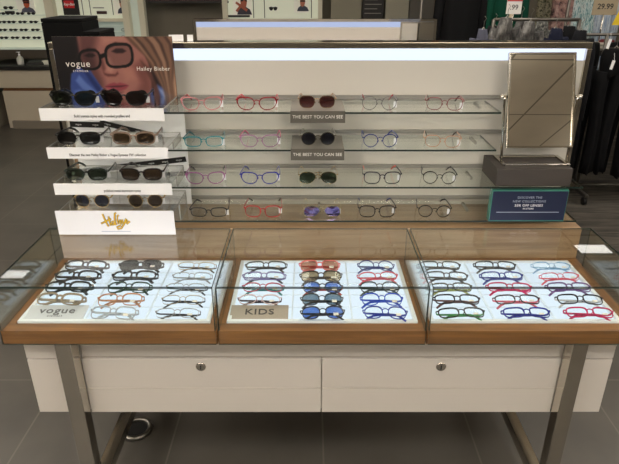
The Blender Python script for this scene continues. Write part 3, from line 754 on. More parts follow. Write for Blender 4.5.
in_tray(2, 1, 4, 'rect', (28, 44, 150), 'royal blue eyeglasses')
in_tray(2, 2, 0, 'rimless', (120, 170, 210), 'pale sky blue eyeglasses', temple_c=(130, 180, 220))
in_tray(2, 2, 1, 'rimless', (224, 70, 96), 'hot pink rimless eyeglasses', temple_c=(230, 80, 100))
in_tray(2, 2, 2, 'rect', (104, 70, 130), 'purple eyeglasses')
in_tray(2, 2, 3, 'rect', (18, 18, 20), 'black eyeglasses with white arms', temple_c=(190, 190, 194))
in_tray(2, 2, 4, 'rect', (190, 30, 90), 'deep magenta eyeglasses')

def flat_sign(name, x, y, w, h, body, size, cbg, cfg, label, extra=None):
    t = empty(name, (x, y, TS + .001), label, 'sign', rot=(radians(10), 0, 0))
    box('board', t, mat(cbg, .4), -w / 2, w / 2, -h / 2, h / 2, .006, .010)
    text('lettering', t, body, size, mat(cfg, .5), (0, .006 if extra else 0, .0104), rot=(0, 0, 0), xs=1.15, spacing=1.1, offset=.0004)
    if extra: text('lettering', t, extra, .008, mat(cfg, .5), (0, -.018, .0104), rot=(0, 0, 0), spacing=1.4)
flat_sign('tray_sign', -0.752, 1.452, .172, .062, 'vogue', .036, (198, 202, 210), (96, 94, 100), 'pale grey lettered plate at the front left corner of the left tray', 'EYEWEAR')
flat_sign('tray_sign', -0.149, 1.452, .172, .062, 'KIDS', .034, (158, 146, 134), (44, 38, 36), 'tan lettered plate at the front left corner of the middle tray')

# ---------------------------------------------------------------- things behind
# small white cards on the panel top
for u, w in ((176, .050), (190, .020)):
    x, z = px(u, 2.08, 1.4935), 1.4935
    c = empty('price_card', (x, 2.085, z), 'small white card on the chrome top beside the portrait poster, %s one' % ('wider' if w > .03 else 'narrower'), 'card', 'small cards on the panel top')
    box('card', c, WHITE_CARD, -w / 2, w / 2, 0, .002, 0.0005, .020); box('foot', c, WHITE_CARD, -w / 2, w / 2, -.010, .0, .0002, .0012)
# black boxes behind the poster
for u0, u1, v0, nm in ((40, 81, 18.5, 'taller'), (82.5, 99, 31.5, 'lower')):
    Yb = 3.1
    (xa, zt), (xb, _) = at(u0, v0, Yb), at(u1, v0, Yb)
    c = empty('equipment_case', ((xa + xb) / 2, Yb, 0.0), 'black case standing behind the portrait poster, %s of the two' % nm, 'case', 'black cases behind the poster')
    w = (xb - xa) / 2
    CB = mat((5, 5, 5), .8, spec=.15)
    part('case_body', c, CB, lambda b: b.box(-w, w, 0, .25, 0.02, zt - .02), .004); part('case_lid', c, CB, lambda b: b.box(-w, w, 0, .25, zt - .019, zt), .004)
    for sx in (-1, 1):
        for yy in (.03, .22): part('foot', c, BLACK, lambda b: b.lathe(sx * (w - .03), yy, [(.015, 0), (.015, .02)], BLACK, 10))

# second gondola behind
gy = 4.0
g2 = empty('display_counter', (0.036, gy - .4, 0), 'second display counter with light strip panel, behind the main one', 'display counter')
WP = WHITE_LAM
part('cabinet_body', g2, WP, lambda b: b.box(-.86, .86, -.35, 1.0, .434, .735)); part('oak_top', g2, OAK, lambda b: b.box(-.88, .88, -.38, 1.05, .736, .78))
for sx in (-.74, .74): 
    for sy in (-.3, .95): part('leg', g2, CHROME, lambda b: b.box(sx - .022, sx + .022, sy - .022, sy + .022, 0, .433))
part('back_panel', g2, PANEL, lambda b: b.box(-.785, .785, .4, .45, .781, 1.389)); part('light_strip', g2, emis((200, 214, 250), .8), lambda b: b.box(-.785, .785, .401, .45, 1.39, 1.423))
part('chrome_frame', g2, CHROME, lambda b: [b.box(-.803, .803, .39, .46, 1.424, 1.441, CHROME), b.box(-.803, -.786, .39, .46, .781, 1.423, CHROME), b.box(.786, .803, .39, .46, .781, 1.423, CHROME)])
m2 = empty('table_mirror', (at(417, 30, 3.75)[0], 3.72, .7805), 'small square mirror standing before the far light panel', 'mirror')
zz = at(417, 22, 3.72)[1] - .7805
part('base', m2, CHROME, lambda b: b.box(-.09, .09, -.06, .06, 0, .01)); part('post', m2, CHROME, lambda b: b.tube([(0, .02, .01), (0, .02, zz - .2)], .008, CHROME, 8))
mk = part('mirror_frame', m2, CHROME, lambda b: b.box(-.108, .108, 0, .012, zz - .24, zz)); box('mirror_glass', mk, gm, -.098, .098, -.002, -.0005, zz - .23, zz - .008)

# left background counter with bottle
YB = 6.9
bc = empty('wall_counter', (-2.75, YB, 0), 'low white cabinet with dark top below the left wall displays', 'cabinet')
w = .92
LWH = mat((176, 166, 148), .5)
part('cabinet_body', bc, LWH, lambda b: b.box(-w, w, .0, .62, 0.0, .445)); part('reveal', bc, mat((92, 58, 28), .5), lambda b: b.box(-w + .01, w - .01, .012, .62, .446, .48))
part('drawer', bc, LWH, lambda b: b.box(-w - .03, w, .0, .62, .481, .69), .003); part('worktop', bc, BLACK, lambda b: b.box(-w - .16, w + .02, -.03, .62, .691, .735), .002)
part('base_step', bc, mat((120, 112, 100), .5), lambda b: b.box(-w + .06, w, -.04, -.0005, 0, .09))
b2 = empty('wall_counter', (-4.35, YB - .12, 0), 'grey cabinet at the far left edge beside the low white cabinet', 'cabinet')
part('cabinet_body', b2, mat((150, 142, 128), .5), lambda b: b.box(-.5, .54, .0, .6, 0, .40)); part('worktop', b2, mat((110, 104, 94), .5), lambda b: b.box(-.5, .56, -.02, .6, .401, .44))
def on_counter(u): return (px(u, YB + .12, .74), YB + .12, .7355)
x, y, z = on_counter(21)
sb = empty('sanitizer_bottle', (x, y, z), 'clear pump bottle standing on the dark worktop at left', 'bottle')
part('bottle', sb, None, lambda b: b.lathe(0, 0, [(.036, 0), (.038, .01), (.038, .075), (.014, .10), (.012, .105)], mat((198, 200, 192), .2), 16))
part('pump', sb, None, lambda b: b.lathe(0, 0, [(.012, .106), (.012, .118), (.005, .12), (.005, .135), (.014, .137), (.014, .145)], WHITE_CARD, 12).box(-.03, .0, -.004, .004, .138, .144, WHITE_CARD))
x, y, z = on_counter(36)
sg = empty('display_stand', (x, y, z), 'low black stand on the dark worktop beside the bottle', 'stand')
part('tray', sg, BLACK, lambda b: b.hexa([(-.10, -.04, 0), (.10, -.04, 0), (.10, .05, 0), (-.10, .05, 0), (-.09, -.03, .028), (.09, -.03, .028), (.09, .05, .05), (-.07, .05, .05)]))
x, y, z = on_counter(47)
cd = empty('display_box', (x, y + .02, z), 'small pale box on the dark worktop at its right end', 'box')
part('box_body', cd, mat((215, 212, 200), .5), lambda b: b.box(-.05, .05, -.03, .03, 0, .035), .002); part('lid', cd, mat((225, 222, 212), .5), lambda b: b.box(-.052, .052, -.032, .032, .036, .045), .002)

# wall display units
YW = 7.30
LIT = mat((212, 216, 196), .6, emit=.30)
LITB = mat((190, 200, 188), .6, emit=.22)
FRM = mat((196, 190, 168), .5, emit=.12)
def R(u0, u1, v0, v1, Y):
    """rectangle on the wall plane measured at mid height"""
    vm = (v0 + v1) / 2
    xa, _ = at(u0, vm, Y); xb, _ = at(u1, vm, Y); return xa, xb, at(u0, v1, Y)[1], at(u0, v0, Y)[1]
def unit(cx_, x0, x1, z0, label):
    t = empty('wall_display', (cx_, YW + .2, z0), label, 'wall display'); return t
def wp(t, name, m, x0, x1, y0, y1, z0, z1, label=None):
    l = t.location; return box(name, t, m, x0 - l.x, x1 - l.x, y0 - l.y, y1 - l.y, z0 - l.z, z1 - l.z, label=label)
def portrait(t, x0, x1, z0, z1, y, coat=(70, 76, 90), skin=(196, 140, 110), arms=False):
    l = t.location
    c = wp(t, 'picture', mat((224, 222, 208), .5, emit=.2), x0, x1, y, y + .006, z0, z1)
    w_ = x1 - x0; xm = (x0 + x1) / 2 + w_ * .08; h_ = z1 - z0
    def poly(nm, m_, ps, k): 
        B = MB(); B.prism([(xm + a_ * w_ - l.x, z0 + b_ * h_ - l.z) for a_, b_ in ps], y - .002 * k - l.y, y - .002 * k + .001 - l.y, m_); return B.build(nm, m_, c, tri=True)
    poly('printed_coat', mat(coat, .6), [(-.38, .08), (.42, .08), (.3, .3), (.1, .4), (-.12, .4), (-.3, .28)], 1)
    poly('printed_face', mat(skin, .6), [(-.15, .42), (-.02, .32), (.12, .42), (.17, .62), (.14, .85), (-.15, .85), (-.18, .62)], 2)
    poly('printed_hair', mat((70, 44, 34), .6), [(-.19, .72), (.18, .72), (.17, .92), (0, .99), (-.18, .92)], 3)
    poly('printed_glasses', mat((20, 20, 22), .6), [(-.17, .62), (.17, .62), (.16, .70), (-.16, .70)], 4)
    if arms:
        poly('printed_arm', mat(skin, .6), [(-.45, .55), (-.38, .62), (.2, .3), (.12, .2)], 5); poly('printed_arm', mat(skin, .6), [(-.45, .25), (-.36, .18), (.1, .62), (.02, .7)], 6)
# unit A
u1 = unit(-3.6, 0, 0, .88, 'lit white sunglasses wall display at the far left')
wp(u1, 'back_panel', LIT, -4.25, -3.125, YW, YW + .05, .89, 2.3)
wp(u1, 'frame_post', FRM, -3.12, -3.02, YW - .1, YW + .05, .80, 2.3)
wp(u1, 'bottom_shelf', LITB, -4.25, -3.125, YW - .10, YW - .001, .885, .90)
wp(u1, 'bottom_fascia', mat((70, 62, 52), .5), -4.25, -3.125, YW - .08, YW + .05, .78, .88)
for zz_ in (1.00, 1.09, 1.18, 1.275): wp(u1, 'ledge', LITB, -4.2, -3.14, YW - .03, YW - .001, zz_ - .006, zz_)
x0, x1, z0, z1 = R(17, 35, -3, 13.5, YW); portrait(u1, x0, x1, z0, z1, YW - .012, (90, 92, 110), (206, 96, 60))
x0, x1, z0, z1 = R(5.5, 15, 11, 13.8, YW); wp(u1, 'dark_label', DARK, x0, x1, YW - .012, YW - .004, z0, z1)
def mini(u, v, dark=True, Y=YW - .035, sz=.10):
    x, z = at(u, v, Y)
    nm = 'sunglasses' if dark else 'eyeglasses'
    t = MB(); m_ = BLACK if dark else mat((128, 136, 132), .4)
    for s in (-1, 1):
        pts = [(s * sz * .27 + sz * .2 * cos(q * pi / 6), sz * .15 * sin(q * pi / 6) + sz * .15) for q in range(12)]
        if dark: t.prism(pts, 0, .012, m_)
        else:
            t.tube([(p, 0.006, q_) for p, q_ in pts], .004, m_, 5, closed=True)
        t.tube([(s * sz * .46, .006, sz * .22), (s * sz * .48, .03, sz * .2)], .004, m_, 5)
    t.tube([(-sz * .1, .004, sz * .2), (sz * .1, .004, sz * .2)], .005, m_, 5)
    o = t.build(nm, m_, None); o.location = (x, Y, z - sz * .15)
    return o
rowsA = [(19.7, (2, 11, 21, 32)), (26.3, (2.5, 12, 23, 34)), (33, (3, 13.5, 24, 35.5)), (39.3, (4, 15, 26, 36.7))]
rnm = ['topmost', 'second', 'third', 'bottom']; cnm = ['leftmost', 'second from left', 'third from left', 'rightmost']
for i, (v, us) in enumerate(rowsA):
    for j, u in enumerate(us):
        o = mini(u, v); o.location.z = (1.275, 1.18, 1.09, 1.0)[i] + .0005 + 0.0
        tag(o, 'tiny dark sunglasses on the far left wall display, %s in the %s row' % (cnm[j], rnm[i]), 'sunglasses', 'sunglasses on the far left wall display')
x_, z_ = at(7, 8, YW - .03); wp(u1, 'ledge', LITB, x_ - .1, x_ + .12, YW - .03, YW - .001, z_ - .022, z_ - .016)
o = mini(8, 8, sz=.12); o.location.z = z_ - .0155
tag(o, 'larger dark sunglasses above the rows of the far left wall display', 'sunglasses')
# dark picture and brown board between the units
dp = empty('wall_picture', (px(49, YW, 1.4), YW + .2, 1.27), 'dark brown picture between the two left wall displays', 'picture')
x0, x1, z0, z1 = R(46.5, 55.5, -8, 18, YW); wp(dp, 'picture_board', mat((40, 26, 20), .5), x0 - .05, x1, YW + .02, YW + .05, z0, z1); wp(dp, 'brown_figure', mat((120, 84, 60), .5), x0 + .02, x0 + .10, YW + .012, YW + .019, z0 + .05, z1)
bp = empty('wood_board', (px(49, YW, 1.0), YW + .2, .75), 'brown wooden board with a blue strip beside the left wall display', 'board')
wp(bp, 'board', mat((118, 84, 40), .5), -3.0, -2.80, YW + .02, YW + .06, .75, 1.15); wp(bp, 'blue_strip', mat((84, 98, 130), .4), -3.0, -2.80, YW + .02, YW + .06, 1.151, 1.25)
# unit B
x0, x1, z0, z1 = R(57.5, 145, 0, 17, YW)
u2 = unit(-2.4, 0, 0, .80, 'lit white wall display with a black and red logo poster')
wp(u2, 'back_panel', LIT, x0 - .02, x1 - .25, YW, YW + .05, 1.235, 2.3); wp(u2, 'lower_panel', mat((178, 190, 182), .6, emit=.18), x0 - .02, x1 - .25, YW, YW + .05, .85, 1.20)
wp(u2, 'middle_shelf', FRM, x0 - .02, x1 - .25, YW - .1, YW + .05, 1.202, 1.233)
wp(u2, 'frame_post', FRM, x0 - .10, x0 - .021, YW - .08, YW + .05, 1.20, 2.3)
wp(u2, 'frame_post', FRM, x1 - .249, x1 - .17, YW - .1, YW + .05, .80, 2.3); wp(u2, 'side_panel', LITB, x1 - .169, x1 - .07, YW, YW + .05, .8, 2.3); wp(u2, 'frame_post', FRM, x1 - .069, x1 - .0, YW - .05, YW + .05, .8, 2.3)
for zz_ in (.93, 1.01, 1.09, 1.16): wp(u2, 'ledge', LITB, x0, x1 - .26, YW - .03, YW - .001, zz_ - .006, zz_)
X0_, X1_, Z0_, Z1_ = R(63, 79, -4, 15, YW); lg = wp(u2, 'logo_poster', BLACK, X0_, X1_, YW - .014, YW - .004, Z0_, Z1_)
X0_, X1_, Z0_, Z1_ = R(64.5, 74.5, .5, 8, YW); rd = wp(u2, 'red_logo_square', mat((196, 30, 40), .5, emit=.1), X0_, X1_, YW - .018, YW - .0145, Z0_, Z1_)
text('logo_lettering', u2, 'Ray-Ban', .040, mat((245, 240, 240), .5), ((X0_ + X1_) / 2 - u2.location.x, YW - .0186 - u2.location.y, (Z0_ + Z1_) / 2 - u2.location.z), shear=.3, offset=.001)
X0_, X1_, Z0_, Z1_ = R(97, 107, 11, 14, YW); wp(u2, 'dark_label', mat((60, 34, 32), .5), X0_, X1_, YW - .012, YW - .004, Z0_, Z1_)
X0_, X1_, Z0_, Z1_ = R(93, 104, 7.3, 8.3, YW); wp(u2, 'small_print', mat((120, 120, 112), .5), X0_, X1_, YW - .006, YW - .002, Z0_, Z1_)
for uu in (82, 89.5, 112): 
    X0_, X1_, Z0_, Z1_ = R(uu, uu + .8, -3, 15, YW); wp(u2, 'panel_joint', mat((120, 122, 112), .5), X0_, X1_, YW - .004, YW - .001, Z0_, Z1_)
X0_, X1_, Z0_, Z1_ = R(114, 129, -5, 15, YW); portrait(u2, X0_, X1_, Z0_, Z1_, YW - .012, (60, 66, 84))
k_ = 0
for u, v, zz_ in ((84, 20, 1.09), (124, 20.5, 1.09), (86, 26.5, 1.01), (124, 27, 1.01), (104, 27, 1.01), (108, 33, .93), (127, 33.5, .93)):
    o = mini(u, v, False); o.location.z = zz_ + .0005
    tag(o, 'faint clear eyeglasses on the logo wall display, %s' % ['top ledge left', 'top ledge right', 'middle ledge left', 'middle ledge right', 'middle ledge centre', 'bottom ledge centre', 'bottom ledge right'][k_], 'eyeglasses', 'clear frames on the logo wall display'); k_ += 1
# unit C
x0, x1, z0, z1 = R(228, 318, 0, 18, YW)
u3 = unit(-.44, 0, 0, .80, 'pale wall display with two portrait pictures behind the far counter')
wp(u3, 'back_panel', LIT, x0, x1, YW, YW + .05, .80, 2.3); wp(u3, 'frame_post', FRM, x0 - .06, x0 - .001, YW - .06, YW + .05, .8, 2.3); wp(u3, 'frame_post', FRM, x1 + .001, x1 + .05, YW - .06, YW + .05, .8, 2.3)
for uu in (253, 264, 311):
    X0_, X1_, Z0_, Z1_ = R(uu, uu + .9, -3, 18, YW); wp(u3, 'panel_joint', mat((104, 108, 98), .5), X0_, X1_, YW - .004, YW - .001, Z0_, Z1_)
X0_, X1_, Z0_, Z1_ = R(233, 252, -8, 16.5, YW); portrait(u3, X0_, X1_, Z0_, Z1_, YW - .012, (60, 56, 70), (176, 96, 74), True)
X0_, X1_, Z0_, Z1_ = R(228, 250, 15, 17, YW); wp(u3, 'black_base', BLACK, X0_, X1_, YW - .03, YW - .016, Z0_, Z1_)
X0_, X1_, Z0_, Z1_ = R(294, 309, -5, 12.5, YW); portrait(u3, X0_, X1_, Z0_, Z1_, YW - .012, (60, 66, 84), (190, 120, 96))
def arcart(b):
    l = u3.location
    for uu in (271.2, 275.3):
        x, z = at(uu, 8.6, YW); b.lathe(x - l.x, z - l.z, [(.022, YW - .006 - l.y), (.022, YW - .003 - l.y)], BLACK, 14, 'y')
    x, z = at(273.2, 8.0, YW); b.box(x - .05 - l.x, x + .05 - l.x, YW - .006 - l.y, YW - .003 - l.y, z - .006 - l.z, z + .01 - l.z, BLACK)
part('printed_glasses', u3, BLACK, arcart)
# grey wall panels, black text sign, wood post
def wallpanel(name, u0, u1, v1, c, label, cat, y=YW, zt=2.3, rough=.6):
    xa, z = at(u0, v1, y); xb, _ = at(u1, v1, y); 
    t = empty(name, ((xa + xb) / 2, y, 0.0), label, cat)
    part('panel', t, mat(c, rough), lambda b: b.box(-(xb - xa) / 2, (xb - xa) / 2, 0, .05, 0.0005, zt)); part('kick_strip', t, DARK, lambda b: b.box(-(xb - xa) / 2, (xb - xa) / 2, -.004, -.0005, 0.001, .08)); return t
wallpanel('wall_panel', 331, 361, 18, (146, 142, 126), 'pale grey panel left of the black text sign', 'panel')
wallpanel('wall_panel', 385, 408, 18, (158, 154, 138), 'pale grey panel right of the black text sign', 'panel')
wallpanel('wall_panel', 409, 433, 18, (84, 80, 74), 'dark grey panel beside the wooden post', 'panel')
wallpanel('wooden_post', 434, 441, 18, (120, 72, 26), 'orange-brown wooden post behind the black coat', 'post')
xa, za = at(362, 18, YW); xb, zb_ = at(384, -6, YW)
ts = empty('text_sign', ((xa + xb) / 2, YW - .02, za), 'black sign with small pale text on the back wall', 'sign')
box('board', ts, mat((30, 28, 28), .5), -(xb - xa) / 2, (xb - xa) / 2, 0, .02, 0, zb_ - za)
for i in range(4):
    box('print_line', ts, mat((150, 146, 138), .5), -.10, .10 - .05 * (i % 2), -.003, 0, .05 + i * .05, .058 + i * .05)
wb = empty('wall_sign', (px(188, YW, 1.45), YW, 1.405), 'dark red hanging board at the top edge above the grey wall', 'sign')
part('board', wb, mat((52, 22, 22), .5), lambda b: b.box(-.48, .48, 0, .04, 0, .5)); part('trim', wb, DARK, lambda b: b.box(-.48, .48, -.006, -.0005, 0, .02))

# ---------------------------------------------------------------- clothing
def garment(x, y, zt, w_, h_, m, label, kind='top', dep=.05, rz=0.0, group=None, seed=0, cat=None):
    rnd = random.Random(seed + int(x * 1000))
    nm = {'top': 'shirt', 'trousers': 'hanging_trousers', 'coat': 'hanging_coat'}[kind]
    t = empty(nm, (x, y, zt - h_), label, cat or {'top': 'clothing', 'trousers': 'trousers', 'coat': 'coat'}[kind], group, rot=(0, 0, rz))
    def sheet(cx_, w0, w1, z0, z1, d, top=False):
        b = MB(); nx, nz = 26, 10; rings = []
        ph = rnd.uniform(0, 6)
        for j in range(nz + 1):
            f_ = j / nz; z = z0 + (z1 - z0) * f_; ww = w0 + (w1 - w0) * f_ ** .8
            if top and f_ > .86: ww *= 1 - (f_ - .86) / .14 * .48
            ring = []
            for k in range(nx):
                a_ = 2 * pi * k / nx
                rip = 1 + .30 * sin(a_ * 6 + ph + f_ * 1.3) * (1.1 - f_)
                ring.append(b.bm.verts.new((cx_ + ww * cos(a_) + .01 * sin(f_ * 5 + ph), d * rip * sin(a_), z - (.02 * sin(a_ * 3 + ph) if j == 0 else 0))))
            rings.append(ring)
        for j in range(nz):
            for k in range(nx):
                q = (k + 1) % nx; fc = b.bm.faces.new([rings[j][k], rings[j][q], rings[j + 1][q], rings[j + 1][k]]); fc.smooth = True
        b.bm.faces.new(rings[0][::-1]); b.bm.faces.new(rings[-1]); return b
    if kind == 'trousers':
        b = sheet(-w_ * .26, w_ * .2, w_ * .25, 0, h_ * .8, dep); b.build('trouser_leg', m, t)
        b = sheet(w_ * .26, w_ * .2, w_ * .25, 0, h_ * .8, dep); b.build('trouser_leg', m, t)
        b = sheet(0, w_ * .5, w_ * .42, h_ * .78, h_ * .97, dep * 1.1); b.build('waist', m, t)
    else:
        sheet(0, w_ * .5, w_ * .46, 0, h_ * .97, dep, True).build('body', m, t)
        for s in (-1, 1):
            MB().tube([(s * w_ * .36, 0, h_ * .90), (s * w_ * .52, 0, h_ * .80), (s * w_ * .60, -.01, h_ * .55), (s * w_ * .58, -.02, h_ * .30)], [.045, .05, .045, .038], m, 10).build('sleeve', m, t)
    part('hanger', t, STEEL, lambda b: b.tube([(-w_ * .25, 0, h_ * .93), (0, 0, h_ * .985), (w_ * .25, 0, h_ * .93)], .004, STEEL, 6).tube([(0, 0, h_ * .985), (0, 0, h_ + .02), (.012, 0, h_ + .04), (.0, 0, h_ + .052)], .0025, STEEL, 6))
    return t
def cloth(c, n=.25): return mat(c, .9, noise=n, spec=.2)
BLK = cloth((14, 14, 16)); NAVY = cloth((20, 24, 44)); GRYC = streaks([(10, 10, 10), (66, 64, 62), (128, 126, 122)], 'pale_grey_fabric_fold_shade', 26, 9); GRY2 = streaks([(8, 8, 8), (50, 48, 46), (96, 94, 92)], 'mid_grey_fabric_fold_shade', 26, 9); GREEN = cloth((8, 66, 50))  # both grey streak fabrics have the shade of folds painted in
PRT1 = streaks([(28, 30, 24), (110, 108, 88), (180, 174, 150), (60, 66, 44)], 'green_print_fabric', 38, 38)
PRT2 = streaks([(40, 36, 38), (150, 116, 112), (186, 160, 150)], 'pink_print_fabric', 26, 26)
PRT3 = streaks([(22, 60, 66), (120, 160, 166), (210, 220, 220), (50, 90, 100)], 'teal_print_fabric', 60, 14)
PRT4 = streaks([(60, 84, 120), (180, 190, 200), (90, 120, 160)], 'blue_stripe_fabric', 60, 6)
PRT5 = streaks([(12, 12, 12), (70, 70, 66), (150, 148, 140)], 'black_white_print_fabric', 40, 40)
def gpos(u, v, Y): return at(u, v, Y)
def G(u0, u1, v0, zbot, Y, m, label, **kw):
    vm = v0 + 8; xa, zt = at(u0, v0, Y); xb, _ = at(u1, v0, Y)
    w_ = abs(xb - xa); return garment((xa + xb) / 2, Y, zt, w_, zt - zbot, m, label, **kw)
RK = mat((96, 92, 86), .35, .8)
def rack(x0, x1, y, z, label, fd=.28, ov=0):
    t = empty('clothes_rack', ((x0 + x1) / 2, y, 0), label, 'clothes rack'); w_ = (x1 - x0) / 2
    part('rail', t, RK, lambda b: b.tube([(-w_ - ov, 0, z), (w_, 0, z)], .011, RK, 10))
    for s in (-1, 1):
        part('post', t, RK, lambda b: b.tube([(s * w_, 0, .10), (s * w_, 0, z)], .013, RK, 10))
        part('foot_bar', t, RK, lambda b: b.box(s * w_ - .015, s * w_ + .015, -fd, fd, .075, .10, RK), .003)
        for sy in (-fd + .03, fd - .03):
            part('caster', t, BLACK, lambda b: b.tube([(s * w_ - .012, sy, .0385), (s * w_ + .012, sy, .0385)], .031, BLACK, 16))
    part('lower_bar', t, RK, lambda b: b.tube([(-w_, 0, .12), (w_, 0, .12)], .01, RK, 8))
    return t
# front rack, right: black trousers
rack(2.22, 3.15, 4.48, 1.30, 'chrome rack on casters with black trousers, right edge', .20, .3)
xx = 1.93
for i in range(9):
    garment(xx + .075, 4.385 + .19 * (i % 2), 1.245 + .02 * (i % 2), .20, 1.04 - .03 * (i % 3), BLK, 'black trousers hanging on the right rack, %s from its left end' % ['first', 'second', 'third', 'fourth', 'fifth', 'sixth', 'seventh', 'eighth', 'ninth'][i], 'trousers', .055, group='black trousers on the right rack', seed=i)
    xx += .128
tgp = MB()
for k, (u, v) in enumerate(((609, 44), (612.5, 65))):
    x, z = at(u, v, 4.29)
    c = empty('garment_tag', (x, 4.29, z), 'white paper tag hanging on the black trousers, %s one' % ('upper' if k == 0 else 'lower'), 'tag', 'tags on the black trousers')
    part('paper', c, WHITE_CARD, lambda b: b.hexa([(-.016, 0, -.03), (.004, 0, -.034), (.004, .002, -.034), (-.016, .002, -.03), (-.006, 0, .034), (.016, 0, .03), (.016, .002, .03), (-.006, .002, .034)]))
    part('string', c, WHITE_CARD, lambda b: b.tube([(.008, .001, .030), (.012, .03, .08)], .001, WHITE_CARD, 5))
# middle rack: greys, prints, navy
rack(1.20, 1.76, 3.95, 1.44, 'chrome rack of folded grey, printed and navy tops behind the mirror')
lst = [(476, 492, 27, cloth((84, 86, 100)), 'slate blue top at the left end of the middle rack'), (484, 506, 24, BLK, 'black top beside the slate blue one on the middle rack'),
       (497, 519, 15, GRYC, 'pale grey top with painted fold shade on the middle rack'), (511, 533, 17, GRY2, 'mid grey top on the middle rack'), (522, 541, 19, GRYC, 'second pale grey top on the middle rack'),
       (534, 553, 19, PRT5, 'black and white speckled top on the middle rack'), (547, 566, 26, NAVY, 'navy top next to the speckled one'), (560, 580, 24, BLK, 'black top right of the navy one'),
       (572, 592, 28, cloth((14, 15, 20)), 'dark navy top at the right of the middle rack')]
for i, (a_, b_, v_, m_, lab) in enumerate(lst):
    G(a_, b_, v_ - 2, .55, 3.87 + .17 * (i % 2), m_, lab, group='tops on the middle rack', seed=i, dep=.05)
# back clothing
rack(.95, 2.2, 5.2, 1.95, 'tall chrome rack at the back with coats')
G(446, 486, -45, .45, 5.2, BLK, 'long black coat hanging beside the wooden post', kind='coat', dep=.14)
G(456, 500, -43, .5, 5.62, BLK, 'long black coat behind the other black coat', kind='coat', dep=.12, seed=5)
G(497, 528, -38, .6, 5.2, GREEN, 'dark green coat hanging behind the pale grey tops', kind='coat', dep=.10)
bw = []
for i, (a_, b_, m_, lab) in enumerate([(547, 562, PRT1, 'olive floral top on the back rack'), (562, 573, PRT2, 'dusty pink printed top on the back rack'), (573, 582, NAVY, 'narrow navy top between the prints'),
        (581, 596, PRT3, 'teal and white striped top on the back rack'), (595, 607, PRT4, 'pale blue striped top on the back rack'), (606, 622, PRT4, 'blue striped top at the right edge of the back rack')]):
    G(a_, b_, -24, .75, 6.12 - .24 * (i % 2), m_, lab, group='printed tops on the back rack', seed=i + 20, dep=.07)
rack(2.45, 4.2, 6.0, 1.85, 'chrome rack of printed tops at the back right')
# folded clothes on a low table in front of the prints
ft = empty('display_table', (2.85, 4.95, 0), 'low dark table carrying folded tops at the right', 'table')
part('tabletop', ft, DARK, lambda b: b.box(-.6, .75, -.25, .25, 1.12, 1.16))
for sx in (-.55, .70):
    for sy in (-.2, .2): part('leg', ft, DARK, lambda b: b.box(sx - .02, sx + .02, sy - .02, sy + .02, 0, 1.1195))
def folded(u, c, lab, w_=.16, h_=.05):
    x = px(u, 4.85, 1.18); t = empty('folded_top', (x, 4.85, 1.1605), lab, 'clothing', 'folded tops on the dark table')
    for i in range(2):
        b = MB(); b.lathe(0, 0, [(w_ * .42, i * h_ / 2), (w_ * .5, i * h_ / 2 + h_ * .12), (w_ * .5, i * h_ / 2 + h_ * .36), (w_ * .40, i * h_ / 2 + h_ * .48)], c, 24)
        for v in b.bm.verts: v.co.y *= .7; v.co.x *= 1 + .06 * sin(v.co.y * 40); 
        b.build('fold', c, t)
folded(596, cloth((176, 170, 156)), 'cream folded top on the dark table', .2, .05); folded(606, cloth((110, 40, 44)), 'dark red folded top on the dark table', .12, .07); folded(616, cloth((44, 46, 60)), 'slate folded top on the dark table', .14, .05)
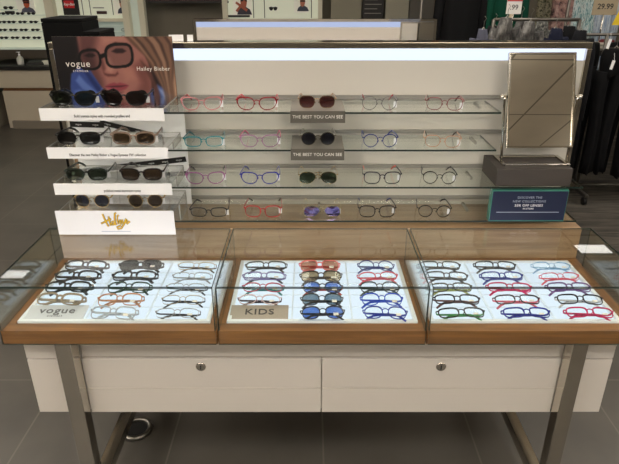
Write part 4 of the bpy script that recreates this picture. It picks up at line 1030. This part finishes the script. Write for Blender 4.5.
# signs among the clothes
def psign(u0, u1, v0, v1, Y, c, body, size, cf, label, red=None, xs=1.0, zoff=0, foot=0):
    xa, zt = at(u0, v0, Y); xb, _ = at(u1, v0, Y); zb = at(u0, v1, Y)[1]
    t = empty('price_sign', ((xa + xb) / 2, Y, zb), label, 'sign')
    w_ = (xb - xa) / 2; h_ = zt - zb
    bd = box('card', t, mat(c, .5), -w_, w_, 0, .006, 0, h_)
    text('lettering', bd, body, size, mat(cf, .5), (0, -.001, h_ * .5 + zoff), xs=xs, offset=.001)
    if red: box('red_band', bd, mat((170, 30, 44), .5), -w_, w_, -.002, -.0002, h_ * .80, h_)
    part('sign_stem', t, CHROME, lambda b: b.tube([(0, .003, foot - zb + .002), (0, .003, -.0005)], .005, CHROME, 8).lathe(0, .003, [(.06, foot - zb + .0005), (.06, foot - zb + .008), (.01, foot - zb + .012)], CHROME, 16)); return t
psign(508, 523, -2, 14, 4.6, (214, 212, 208), '.99', .05, (90, 88, 88), 'white price sign with a red top band before the green coat', True, zoff=-.01)
psign(597, 622, -14, 15, 4.9, (150, 136, 112), '29.99', .058, (34, 32, 30), 'tan price sign at the upper right corner', zoff=-.045, foot=1.161)
xa, za = at(618, 25, 4.88)
yt = empty('yellow_tag', (xa - .0, 4.87, za), 'yellow tag under the tan price sign', 'tag')
part('card', yt, mat((216, 186, 30), .5), lambda b: b.prism([(-.055, 0), (.05, 0), (.05, .16), (.0, .16)], 0, .004)); part('string', yt, WHITE_CARD, lambda b: b.tube([(.02, .002, .16), (.02, .01, .2)], .0015, WHITE_CARD, 5))
# pale slanted pole before the coats
pl = empty('display_pole', (px(485, 4.7, .3), 4.75, 0), 'pale slim pole between the black and green coats', 'pole')
part('shaft', pl, mat((176, 160, 134), .4), lambda b: b.tube([(0, 0, .02), (.10, 0, 1.8)], .016, None, 10)); part('foot', pl, STEEL, lambda b: b.lathe(0, 0, [(.12, 0), (.12, .012), (.02, .02)], STEEL, 20))
# floor ring under the counter
fr = empty('floor_socket', (-0.71, 1.80, 0), 'round floor socket ring under the counter beside the left leg', 'floor socket')
part('ring', fr, STEEL, lambda b: b.tube([(.055 * cos(q * pi / 12), .055 * sin(q * pi / 12), .008) for q in range(24)], .010, STEEL, 8, closed=True)); part('cover', fr, BLACK, lambda b: b.lathe(0, 0, [(.044, .001), (.044, .005)], BLACK, 20))

# ---------------------------------------------------------------- world
w = bpy.data.worlds.new('world'); SC.world = w; w.use_nodes = True
w.node_tree.nodes['Background'].inputs[0].default_value = (0.02, 0.02, 0.02, 1)
SC.view_settings.exposure = 0.0
